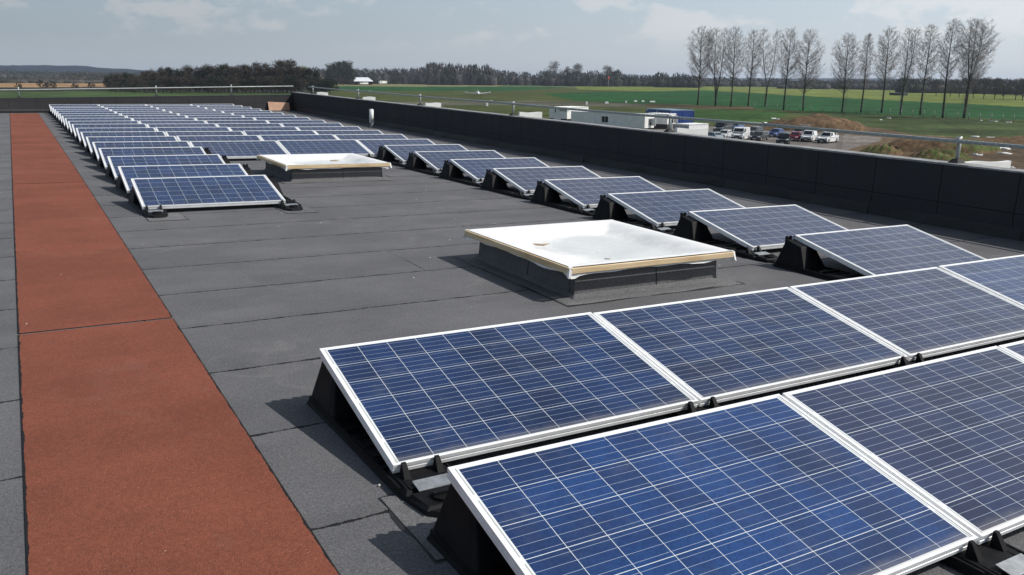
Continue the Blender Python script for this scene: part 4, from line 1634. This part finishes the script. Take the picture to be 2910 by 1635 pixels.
# ------------------------------------------------------------------ site cabins and containers
M_CABIN = simple('white painted steel', (.84, .83, .80), .5, .07, .8)
M_CABIN_ROOF = simple('white cabin roof', (.80, .80, .78), .6, .06, .5)
M_SKIRT = simple('dark skirt under cabin', (.03, .03, .032), .7, .3, 2)
M_GLASS = simple('dark window glass', (.015, .018, .022), .12, .3, 1.0)
M_BLUE = simple('blue painted container steel', (.022, .062, .26), .45, .14, .5)
M_BLUE_ROOF = simple('faded container roof', (.22, .30, .36), .6, .2, .4)
M_GREY = simple('grey steel door', (.30, .31, .32), .5, .1, 1)
VIEW = Vector((CF.x, CF.y, 0)).normalized()
RIGHT = Vector((VIEW.y, -VIEW.x, 0))


def corrug(mb, a, b_, z0, z1, n, depth):
    """ribbed wall from a to b"""
    a, b_ = Vector(a), Vector(b_)
    d = (b_ - a)
    nrm = Vector((d.y, -d.x, 0)).normalized()
    prev = None
    for k in range(n * 4 + 1):
        t = k / (n * 4)
        o_ = depth * 1.5 if (k % 4) in (1, 2) else 0
        p_ = a + d * t + nrm * o_
        cur = ((p_.x, p_.y, z0), (p_.x, p_.y, z1))
        if prev:
            mb.quad([prev[0], cur[0], cur[1], prev[1]])
        prev = cur


def cabin(name, corner, heading, L_, W_, z0, z1, label, cat, wall, roofm, skirt=True, ribs=0, group=None):
    """corner: the near corner; x runs along the long front to the right, y goes back"""
    r = root(name, corner, label, cat, group, heading)
    mb = MB()
    mb.box(.03, L_ - .03, .03, W_ - .03, z0, z1 - .02)
    if ribs:
        for (a, b_, n) in (((0, 0), (L_, 0), int(L_ * ribs)), ((L_, 0), (L_, W_), int(W_ * ribs)), ((L_, W_), (0, W_), int(L_ * ribs)), ((0, W_), (0, 0), int(W_ * ribs))):
            corrug(mb, (*a, 0), (*b_, 0), z0, z1 - .02, max(2, n), .03)
    mb.build('wall', wall, r)
    mb = MB()
    mb.box(-.04, L_ + .04, -.04, W_ + .04, z1 - .015, z1 + .09)
    n = int(L_ / .9)
    for k in range(n):
        x = (k + .5) * L_ / n
        mb.box(x - .12, x + .12, -.03, W_ + .03, z1 + .0905, z1 + .12)
    mb.build('roof', roofm, r)
    if skirt and z0 > .2:
        mb = MB()
        mb.box(.15, L_ - .15, .15, W_ - .15, 0, z0 - .005)
        mb.build('skirt', M_SKIRT, r)
    return r


def window(parent, x, z, w_, h_, side='front', W_=2.4, L_=6, shutter=1):
    """a window with frame and an open shutter to its right"""
    if side == 'front':
        bx = lambda a0, a1, d0, d1, z0, z1, mb: mb.box(a0, a1, -d1, -d0, z0, z1)
    else:
        bx = lambda a0, a1, d0, d1, z0, z1, mb: mb.box(L_ + d0, L_ + d1, a0, a1, z0, z1)
    mb = MB()
    t = .07
    bx(x - t, x, .048, .09, z - t, z + h_ + t, mb)
    bx(x + w_, x + w_ + t, .048, .09, z - t, z + h_ + t, mb)
    bx(x, x + w_, .048, .09, z - t, z, mb)
    bx(x, x + w_, .048, .09, z + h_, z + h_ + t, mb)
    bx(x + w_ / 2 - .02, x + w_ / 2 + .02, .061, .085, z, z + h_, mb)
    f = mb.build('window', M_WHITE, parent)
    mb = MB()
    bx(x, x + w_, .049, .059, z, z + h_, mb)
    mb.build('pane', M_GLASS, f)
    if shutter:
        mb = MB()
        bx(x - w_ - .16, x - .10, .049, .085, z - .05, z + h_ + .05, mb)
        mb.build('shutter', M_CABIN, f)
    return f


# headings measured from the ground picture
def heading_of(pa, pb):
    d = pb - pa
    return math.atan2(d.y, d.x)


# long cabin: its front runs from far left to near right
pa, pb = at(1622, 361), at(1831, 374)
hd = heading_of(pa, pb)
Lc = (pb - pa).length
c1 = cabin('site_cabin', pa, hd, Lc, 3.0, .62, 3.15, 'long white ribbed site cabin with one dark window, nearest the parapet', 'cabin', M_CABIN, M_CABIN_ROOF, ribs=.85, group='white site cabins')
window(c1, Lc * .44, 1.35, Lc * .085, 1.15)
window(c1, 1.2, 1.15, .8, 1.25, 'end', 3.0, Lc, 0)
mb = MB()
mb.box(Lc + .035, Lc + 1.0, 2.15, 2.21, 1.05, 2.5)
mb.build('shutter', M_CABIN, c1)
# the first cabin, further back with lettering high on its side
pa, pb = at(1560, 345), at(1609, 348)
hd1 = hd
L1 = (pb - pa).length
c2 = cabin('site_cabin', pa, hd1, L1, 7.5, .75, 3.3, 'short white site cabin end with dark lettering on it', 'cabin', M_CABIN, M_CABIN_ROOF, group='white site cabins')
cu = bpy.data.curves.new('lettering', 'FONT')
cu.body = '\u25AE Thurston'
cu.size = L1 * .17
cu.extrude = .006
cu.materials.append(M_DARK)
tobj = bpy.data.objects.new('lettering_tmp', cu)
col.objects.link(tobj)
dg = bpy.context.evaluated_depsgraph_get()
tme = bpy.data.meshes.new_from_object(tobj.evaluated_get(dg))
bpy.data.objects.remove(tobj)
lt = link('lettering', tme, M_DARK, c2)
lt.rotation_euler = (rad(90), 0, 0)
lt.location = (L1 * .27, -.008, 3.3 - L1 * .15)
mb = MB()
mb.box(L1 * .26, L1 * .66, -.01, .03, .30, .76)
mb.build('panel', M_CABIN, c2)
# the third cabin, behind the end of the long one
pa = at(1868, 366)
c3 = cabin('site_cabin', pa - Vector((math.cos(hd), math.sin(hd), 0)) * 3.0, hd, 5.4, 3.0, .95, 2.95, 'white site cabin with a framed end window, behind the long ribbed cabin', 'cabin', M_CABIN, M_CABIN_ROOF, group='white site cabins')
window(c3, 1.1, 1.25, .8, 1.3, 'end', 3.0, 5.4, 0)
mb = MB()
mb.box(5.43, 6.3, 2.2, 2.26, 1.2, 2.7)
mb.build('shutter', M_CABIN, c3)
mb = MB()
mb.box(3.3, 3.33, -.035, -.002, 1.0, 2.8)
mb.box(3.9, 3.93, -.035, -.002, 1.0, 2.8)
mb.build('door', M_CABIN, c3)

# blue container: end face and long side
pa, pb = at(1834, 347), at(1904, 354)
hb = heading_of(pa, pb)
bl = cabin('shipping_container', pa, hb, (pb - pa).length, 6.1, .16, 3.05, 'blue steel shipping container behind the white cabins', 'container', M_BLUE, M_BLUE_ROOF, False, ribs=2.2)
mb = MB()
mb.box(.25, 1.15, -.045, -.034, 2.72, 2.92)
mb.build('plate', M_WHITE, bl)
mb = MB()
mb.box(5.0, 5.4, -.045, -.034, 2.6, 2.86)
mb.build('placard', M_WHITE, bl)
mb = MB()
for y in (.04, 3.0, 6.0):
    mb.box((pb - pa).length + .034, (pb - pa).length + .075, y, y + .12, .16, 3.04)
mb.build('corner_post', M_BLUE, bl)
# small white store, grey door on its front
pa, pb = at(1916, 379), at(1957, 382)
hs = heading_of(pa, pb)
Ls = (pb - pa).length
st = cabin('site_store', pa, hs, Ls, 5.5, .12, 1.72, 'small white store box with a grey door beside the parked cars', 'store', M_WHITE, M_WHITE, False)
mb = MB()
mb.box(.15, Ls - .1, -.05, -.003, .22, 1.5)
mb.build('door', M_GREY, st)
# white door leaf propped beside the post
mb = MB()
mb.box(0, .75, 0, .06, 0, 2.0)
o = mb.build('door_leaf', M_WHITE, loc=at(1902, 381))
o.rotation_euler = (rad(4), 0, hs)
tag(o, 'white door leaf standing between the cabins and the small store', 'door')

# ------------------------------------------------------------------ vehicles
def paint(name, c, rough=.28):
    m, b, p = new_mat(name)
    co = b.n('ShaderNodeTexCoord').outputs['Object']
    n = b.noise(co, 1.5, 4)
    b.put(p.inputs['Base Color'], b.mix(b.ramp(n, .3, .7), tuple(v * .9 for v in c), tuple(v * 1.06 for v in c)))
    p.inputs['Roughness'].default_value = rough
    p.inputs['Coat Weight'].default_value = .4
    return m


PAINT = {'white': paint('white car paint', (.72, .73, .73)), 'black': paint('black car paint', (.012, .012, .014)), 'blue': paint('blue car paint', (.035, .075, .26)),
         'red': paint('red car paint', (.24, .012, .022)), 'silver': paint('silver blue car paint', (.24, .31, .36)), 'grey': paint('dark grey car paint', (.035, .038, .045)),
         'slate': paint('slate car paint', (.06, .075, .085)), 'lblue': paint('mid blue car paint', (.10, .17, .33))}
M_TYRE = simple('tyre rubber', (.015, .015, .015), .8, .2, 8)
M_RIM = simple('alloy rim', (.45, .45, .46), .4, .1, 8, metal=.6)
M_LAMP = simple('headlamp lens', (.75, .77, .80), .15, .05, 8)
M_TRIM = simple('black bumper plastic', (.02, .02, .021), .6, .2, 6)
M_NPLATE = simple('number plate white', (.62, .62, .58), .5, .05, 8)
# side outline numbers: length, width, height, bonnet height, screen base x, screen top x, roof rear x, tail top x, sill
KIND = {'hatch': (4.0, 1.72, 1.47, .92, .95, .30, -1.25, -1.80), 'estate': (4.6, 1.76, 1.46, .92, 1.00, .30, -1.95, -2.15), 'suv': (4.7, 1.88, 1.80, 1.14, 1.05, .55, -1.9, -2.2),
        'van': (4.9, 1.97, 2.05, 1.22, 1.75, 1.10, -2.38, -2.42), 'smallvan': (4.2, 1.76, 1.82, 1.06, 1.25, .62, -1.98, -2.05), 'pickup': (4.9, 1.80, 1.75, 1.05, 1.15, .60, -.55, -.80)}


def vehicle(kind, px, py, turn, colr, label, group='vehicles parked by the site cabins', cat='car'):
    L_, W_, H, hb_, xs, xt, xr, xq = KIND[kind]
    base_p = at(px, py)
    to_cam = Vector((CAM.x - base_p.x, CAM.y - base_p.y, 0))
    hd_ = math.atan2(to_cam.y, to_cam.x) + rad(turn)
    # px, py is the middle of the front bumper on the ground
    c = base_p - Vector((math.cos(hd_), math.sin(hd_), 0)) * (L_ / 2)
    r = root({'van': 'parked_van', 'smallvan': 'parked_van', 'pickup': 'pickup_truck'}.get(kind, 'parked_car'), c, label, cat, group, hd_)
    pm = PAINT[colr]
    hw = W_ / 2
    belt_ = hb_ + (.06 if kind != 'van' else .15)
    mb = MB()
    tail_h = belt_ if kind != 'pickup' else belt_ - .08
    side = [(-L_ / 2 + .06, .30), (L_ / 2 - .10, .26), (L_ / 2, .40), (L_ / 2 - .02, .62), (L_ / 2 - .10, hb_ - .20), (L_ / 2 - .32, hb_ - .09), (xs + .05, hb_ + .02), (xr - .1, tail_h + .02), (-L_ / 2 + .08, tail_h - .02), (-L_ / 2, .75), (-L_ / 2, .45)]
    # three slices make the flanks bulge a little
    rows = []
    for (y, k_) in ((-hw + .06, 0), (-hw, 1), (hw, 1), (hw - .06, 0)):
        rr_ = []
        for (x, z) in side:
            zz_ = z if k_ == 0 else .42 + (z - .42) * .86
            xx_ = x if k_ == 0 else x * .985
            rr_.append(mb.bm.verts.new((xx_, y, zz_)))
        rows.append(rr_)
    n = len(side)
    for i in range(3):
        for k in range(n):
            mb.bm.faces.new((rows[i][k], rows[i][(k + 1) % n], rows[i + 1][(k + 1) % n], rows[i + 1][k]))
    mb.bm.faces.new(rows[0])
    mb.bm.faces.new(rows[-1][::-1])
    # greenhouse
    tw_ = hw - (.20 if kind not in ('van',) else .10)
    bw_ = hw - .06
    gl = [(xs, -bw_, belt_ - .06), (xs, bw_, belt_ - .06), (xq, bw_, belt_ - .06), (xq, -bw_, belt_ - .06)]
    gh = [(xt, -tw_, H - .05), (xt, tw_, H - .05), (xr, tw_, H - .05), (xr, -tw_, H - .05)]
    mb.hexa(gl, gh)
    mb.hexa([(xt, -tw_, H - .049), (xt, tw_, H - .049), (xr, tw_, H - .049), (xr, -tw_, H - .049)], [(xt - .18, -tw_ + .12, H), (xt - .18, tw_ - .12, H), (xr + .15, tw_ - .12, H), (xr + .15, -tw_ + .12, H)])
    if kind == 'pickup':
        for s in (-1, 1):
            mb.box(-L_ / 2 + .05, xq - .02, s * (hw - .10) - .03, s * (hw - .10) + .03, tail_h - .05, tail_h + .16)
        mb.box(-L_ / 2 + .04, -L_ / 2 + .10, -hw + .12, hw - .12, tail_h - .05, tail_h + .16)
    mb.build('body', pm, r)

    def pane(name, A_, B_, C_, D_, m0=.08, out=.012):
        A_, B_, C_, D_ = (Vector(q) for q in (A_, B_, C_, D_))
        cen = (A_ + B_ + C_ + D_) / 4
        nn = (B_ - A_).cross(D_ - A_).normalized()
        if nn.dot(cen - Vector((0, 0, .9))) < 0:
            nn = -nn
        pts = [q.lerp(cen, m0 * 1.4) + nn * out for q in (A_, B_, C_, D_)]
        m_ = MB()
        m_.hexa([q - nn * .009 for q in pts], pts)
        return m_.build(name, M_GLASS, r)
    lerp = lambda a, b_, t: Vector(a).lerp(Vector(b_), t)
    top_lift = .02
    pane('windscreen', lerp(gl[0], gh[0], .10), lerp(gl[1], gh[1], .10), gh[1], gh[0])
    panes = [(0, .36), (.38, .70), (.72, .98)] if kind in ('hatch', 'estate', 'suv') else [(0, .26)] if kind in ('van', 'smallvan') else [(0, .60)]
    for (i0, i1) in ((0, 3), (1, 2)):
        for (t0, t1) in panes:
            lo0, lo1 = lerp(lerp(gl[i0], gh[i0], .14), lerp(gl[i1], gh[i1], .14), t0 + .05), lerp(lerp(gl[i0], gh[i0], .14), lerp(gl[i1], gh[i1], .14), t1)
            hi0, hi1 = lerp(lerp(gl[i0], gh[i0], .92), lerp(gl[i1], gh[i1], .92), t0 + .05), lerp(lerp(gl[i0], gh[i0], .92), lerp(gl[i1], gh[i1], .92), t1)
            pane('side_window', lo0, lo1, hi1, hi0, .04)
    if kind in ('hatch', 'estate', 'suv', 'pickup'):
        pane('rear_window', lerp(gl[3], gh[3], .2), lerp(gl[2], gh[2], .2), lerp(gl[2], gh[2], .95), lerp(gl[3], gh[3], .95))
    # front details
    m_ = MB()
    zb = .30
    m_.box(L_ / 2 - .13, L_ / 2 + .035, -hw + .05, hw - .05, zb - .02, zb + (.27 if kind in ('van', 'smallvan', 'pickup', 'suv') else .13))
    m_.bevel(.03)
    m_.build('bumper', M_TRIM, r)
    m_ = MB()
    m_.box(L_ / 2 - .10, L_ / 2 + .004, -.42, .42, zb + .33, zb + .50)
    m_.build('grille', M_TRIM, r)
    for s in (-1, 1):
        m_ = MB()
        zl = hb_ - .30
        m_.hexa([(L_ / 2 - .2, s * (hw - .42), zl), (L_ / 2 + .002, s * (hw - .42), zl), (L_ / 2 - .06, s * (hw - .06), zl + .03), (L_ / 2 - .3, s * (hw - .06), zl + .03)],
                [(L_ / 2 - .3, s * (hw - .42), zl + .15), (L_ / 2 - .045, s * (hw - .42), zl + .15), (L_ / 2 - .13, s * (hw - .06), zl + .19), (L_ / 2 - .4, s * (hw - .06), zl + .19)])
        m_.build('headlight', M_LAMP, r)
        m_ = MB()
        m_.box(xs - .30, xs - .12, s * (hw + .10) - .09, s * (hw + .10) + .09, belt_ + .02, belt_ + .18)
        m_.box(xs - .24, xs - .18, s * (hw + .0) - .06, s * (hw + .0) + .06, belt_ + .03, belt_ + .07)
        m_.build('wing_mirror', pm if kind != 'van' else M_TRIM, r)
    m_ = MB()
    m_.box(L_ / 2 + .034, L_ / 2 + .048, -.26, .26, zb + .03, zb + .14)
    m_.build('number_plate', M_NPLATE, r)
    wr = .32 if kind in ('hatch', 'estate') else .35
    for x in (L_ / 2 - .82, -L_ / 2 + .82):
        for s in (-1, 1):
            m_ = MB()
            m_.tube([(x, s * (hw - .19), wr), (x, s * (hw + .006), wr)], wr, 18)
            wh = m_.build('wheel', M_TYRE, r)
            m_ = MB()
            m_.tube([(x, s * (hw + .0065), wr), (x, s * (hw + .014), wr)], [wr * .62, wr * .55], 14)
            m_.build('rim', M_RIM, wh)
    return r


vehicle('hatch', 2000, 398, -140, 'silver', 'silver blue hatchback partly hidden behind the white store')
vehicle('van', 2039, 379, -23.56, 'slate', 'dark slate van at the back left of the parked cars', cat='van')
vehicle('estate', 2078, 372, -23.56, 'lblue', 'mid blue estate car behind the white hatchback', )
vehicle('hatch', 2047, 396, -21.08, 'white', 'small white hatchback between the silver car and the white van')
vehicle('van', 2093, 400, -14.88, 'white', 'white panel van with a square front among the parked cars', cat='van')
vehicle('estate', 2127, 385, -24.8, 'slate', 'dark slate car behind the black estate')
vehicle('estate', 2143, 401, -21.08, 'grey', 'dark grey estate car right of the white panel van')
vehicle('hatch', 2192, 391, -23.56, 'blue', 'bright blue hatchback parked alone in the middle')
vehicle('suv', 2222, 414, -3.72, 'black', 'big black off-road car parked nearest the building')
vehicle('hatch', 2250, 402, -18.6, 'red', 'dark red hatchback behind the black off-road car')
fl = vehicle('pickup', 2262, 388, -21.08, 'grey', 'dark flatbed pickup behind the red hatchback', cat='pickup')
vehicle('smallvan', 2289, 404, -13.64, 'white', 'small white van with black bumper right of the red hatchback', cat='van')
pk = vehicle('pickup', 2334, 408, -22.32, 'white', 'white pickup at the right end of the parked vehicles', cat='pickup')
mb = MB()
for s in (-1, 1):
    mb.hexa([(-1.9, s * .62 - .03, 1.08), (-1.8, s * .62 - .03, 1.08), (-1.8, s * .62 + .03, 1.08), (-1.9, s * .62 + .03, 1.08)], [(-1.9, s * .62 - .03, 2.0), (-1.8, s * .62 - .03, 2.0), (-1.8, s * .62 + .03, 2.0), (-1.9, s * .62 + .03, 2.0)])
    mb.box(-2.3, .1, s * .62 - .035, s * .62 + .035, 2.001, 2.08)
for k in range(6):
    mb.box(-2.2 + .42 * k, -2.14 + .42 * k, -.58, .58, 2.01, 2.06)
mb.build('ladder_rack', M_WHITE, pk)
mb = MB()
for s in (-1, 1):
    mb.box(-2.3, -.9, s * .70 - .03, s * .70 + .03, 1.9, 1.98)
    mb.box(-2.25, -2.19, s * .70 - .03, s * .70 + .03, 1.0, 1.9)
    mb.box(-1.0, -.94, s * .70 - .03, s * .70 + .03, 1.0, 1.9)
for k in range(5):
    mb.box(-2.2 + .30 * k, -2.14 + .30 * k, -.66, .66, 1.905, 1.965)
mb.build('ladder_rack', M_PLATE, fl)

# ------------------------------------------------------------------ airfield things
pc = at(1358, 275)
ap = root('light_aircraft', pc, 'small white low-wing aircraft seen nose on, standing on the airfield', 'aircraft')
depth = (pc - CAM).dot(CF)
sp = 74 * depth / FPX / 2
to = Vector((CAM.x - pc.x, CAM.y - pc.y, 0))
ap.rotation_euler = (0, 0, math.atan2(to.y, to.x))
k = sp / 5.2
M_PLANE = simple('white aircraft paint', (.80, .80, .80), .35, .05, 1)
mb = MB()
mb.tube([(3.0 * k, 0, 1.30 * k), (2.6 * k, 0, 1.32 * k), (1.6 * k, 0, 1.35 * k), (0, 0, 1.42 * k), (-2 * k, 0, 1.45 * k), (-4.2 * k, 0, 1.5 * k)], [.16 * k, .48 * k, .60 * k, .64 * k, .38 * k, .12 * k], 14)
mb.tube([(.9 * k, 0, 1.55 * k), (.4 * k, 0, 1.80 * k), (-.6 * k, 0, 1.82 * k), (-1.6 * k, 0, 1.6 * k)], [.35 * k, .50 * k, .48 * k, .2 * k], 12)
mb.build('fuselage', M_PLANE, ap)
for s in (-1, 1):
    mb = MB()
    mb.hexa([(1.1 * k, s * .3 * k, .98 * k), (-.5 * k, s * .3 * k, .98 * k), (-.3 * k, s * 5.2 * k, 1.66 * k), (.8 * k, s * 5.2 * k, 1.66 * k)],
            [(1.1 * k, s * .3 * k, 1.34 * k), (-.5 * k, s * .3 * k, 1.30 * k), (-.3 * k, s * 5.2 * k, 1.98 * k), (.8 * k, s * 5.2 * k, 2.0 * k)])
    mb.build('wing', M_PLANE, ap)
    mb = MB()
    mb.tube([(0, s * 1.3 * k, 1.05 * k), (0, s * 1.35 * k, .25 * k)], .05 * k, 6)
    mb.tube([(0, s * 1.28 * k, .2 * k), (0, s * 1.42 * k, .2 * k)], .2 * k, 12)
    mb.build('landing_gear', M_TYRE, ap)
mb = MB()
mb.box(-4.3 * k, -3.5 * k, -1.6 * k, 1.6 * k, 1.55 * k, 1.62 * k)
mb.hexa([(-3.3 * k, -.05 * k, 1.63 * k), (-4.3 * k, -.05 * k, 1.63 * k), (-4.3 * k, .05 * k, 1.63 * k), (-3.3 * k, .05 * k, 1.63 * k)], [(-3.9 * k, -.04 * k, 2.6 * k), (-4.4 * k, -.04 * k, 2.6 * k), (-4.4 * k, .04 * k, 2.6 * k), (-3.9 * k, .04 * k, 2.6 * k)])
mb.build('tailplane', M_PLANE, ap)
mb = MB()
mb.box(3.02 * k, 3.06 * k, -.07 * k, .07 * k, .45 * k, 2.15 * k)
mb.build('propeller', M_DARK, ap)
mb = MB()
mb.tube([(2.1 * k, 0, 1.0 * k), (2.1 * k, 0, .25 * k)], .05 * k, 6)
mb.tube([(2.1 * k, -.07 * k, .18 * k), (2.1 * k, .07 * k, .18 * k)], .18 * k, 12)
mb.build('nose_gear', M_TYRE, ap)
mb = MB()
mb.hexa([(1.0 * k, -.30 * k, 1.80 * k), (1.0 * k, .30 * k, 1.80 * k), (.62 * k, .42 * k, 1.75 * k), (.62 * k, -.42 * k, 1.75 * k)], [(.72 * k, -.22 * k, 2.22 * k), (.72 * k, .22 * k, 2.22 * k), (.45 * k, .30 * k, 2.27 * k), (.45 * k, -.30 * k, 2.27 * k)])
mb.build('windscreen', M_GLASS, ap)

M_ORANGE = simple('orange windsock cloth', (.75, .12, .03), .7, .1, 1)
for (px, yb, yt, lab, mat_) in ((1728, 248, 219, 'orange windsock hanging on a white pole in the airfield', M_ORANGE), (1911, 240, 219, 'small faded red windsock at the far end of the airfield', simple('faded windsock', (.45, .20, .18), .7, .1, 1))):
    p0 = at(px, yb)
    depth = (p0 - CAM).dot(CF)
    H = (yb - yt) * depth / FPX
    r = root('windsock', p0, lab, 'windsock')
    mb = MB()
    mb.tube([(0, 0, 0), (0, 0, H)], .16, 8)
    mb.build('pole', M_WHITE, r)
    mb = MB()
    mb.tube([(.3, 0, H), (.55, .1, H * .85), (.6, .1, H * .68)], [H * .085, H * .07, H * .035], 10)
    mb.build('sock', mat_, r)

# barn with a pale roof, open front
pa, pb = at(1005, 241.5), at(1058, 241.5)
hbn = heading_of(pa, pb)
Lb = (pb - pa).length
kk = (pa - CAM).dot(CF) / FPX
barn = root('barn', pa, 'low open barn with a pale metal roof at the far edge of the airfield', 'barn', None, hbn)
mb = MB()
mb.box(.0, Lb, 6, 6.3, 0, 11 * kk)
mb.box(.0, .3, 0, 6, 0, 11 * kk)
mb.box(Lb - .3, Lb, 0, 6, 0, 10 * kk)
mb.box(Lb * .25, Lb * .3, 0, .4, 0, 10 * kk)
mb.build('wall', simple('brown barn boards', (.10, .065, .045), .8, .25, .5), barn)
mb = MB()
mb.hexa([(-.8, -1.5, 9.5 * kk), (Lb + .8, -1.5, 9.5 * kk), (Lb - 1.5, 6, 20 * kk), (1.0, 6, 20 * kk)], [(-.8, -1.5, 10 * kk), (Lb + .8, -1.5, 10 * kk), (Lb - 1.5, 6, 20.8 * kk), (1.0, 6, 20.8 * kk)])
mb.hexa([(1.0, 6.05, 20 * kk), (Lb - 1.5, 6.05, 20 * kk), (Lb + .8, 13, 10 * kk), (-.8, 13, 10 * kk)], [(1.0, 6.05, 20.8 * kk), (Lb - 1.5, 6.05, 20.8 * kk), (Lb + .8, 13, 10.5 * kk), (-.8, 13, 10.5 * kk)])
mb.build('roof', simple('pale metal roof', (.55, .57, .60), .5, .1, .3), barn)


def trailer(px0, px1, yb, yt, m_, name, label, cat, d=2.4):
    a, b_ = at(px0, yb), at(px1, yb)
    r = root(name, a, label, cat, None, heading_of(a, b_))
    L_ = (b_ - a).length
    k_ = (a - CAM).dot(CF) / FPX
    h_ = (yb - yt) * k_
    mb = MB()
    mb.hexa([(0, 0, h_ * .22), (L_, 0, h_ * .22), (L_, d, h_ * .22), (0, d, h_ * .22)], [(L_ * .04, .05, h_), (L_ * .96, .05, h_), (L_ * .98, d - .05, h_), (L_ * .02, d - .05, h_)])
    mb.build('body', m_, r)
    for x in (.25, .75):
        mb = MB()
        mb.tube([(L_ * x, -.05, h_ * .12), (L_ * x, .3, h_ * .12)], h_ * .118, 12)
        mb.build('wheel', M_TYRE, r)
    mb = MB()
    mb.box(L_ * .12, L_ * .30, -.05, .0, h_ * .5, h_ * .8)
    mb.build('window', M_GLASS, r)
    return r


trailer(1024, 1047, 241.5, 232, M_WHITE, 'caravan', 'white caravan parked in front of the open barn', 'caravan')
trailer(1079, 1101, 239.5, 230.5, M_WHITE, 'caravan', 'white caravan standing right of the barn', 'caravan')
trailer(1198, 1222, 237.5, 226.5, PAINT['lblue'], 'box_trailer', 'blue box trailer at the far edge of the airfield', 'trailer')
# dark low shed in the right field
pa, pb = at(2527, 271), at(2566, 272)
sh = cabin('field_shelter', pa, heading_of(pa, pb), (pb - pa).length, 5, .1, (pa - CAM).dot(CF) / FPX * 7, 'low dark shed in the field between two poplars', 'shed', M_SKIRT, M_GREY, False)

# ------------------------------------------------------------------ thin haze over the land
mb = MB()
mb.box(CAM.x - 9800, CAM.x + 9800, CAM.y - 9800, CAM.y + 9800, ZG - 2.0, ZG + 95)
m = bpy.data.materials.new('pale spring haze')
m.use_nodes = True
b = NB(m.node_tree)
m.node_tree.nodes.remove(m.node_tree.nodes['Principled BSDF'])
pv = b.n('ShaderNodeVolumePrincipled')
pv.inputs['Color'].default_value = (.74, .84, 1.0, 1)
pv.inputs['Density'].default_value = 0.00008
pv.inputs['Anisotropy'].default_value = 0.2
m.node_tree.links.new(pv.outputs[0], m.node_tree.nodes['Material Output'].inputs['Volume'])
hz = mb.build('haze', m)
tag(hz, kind='stuff')
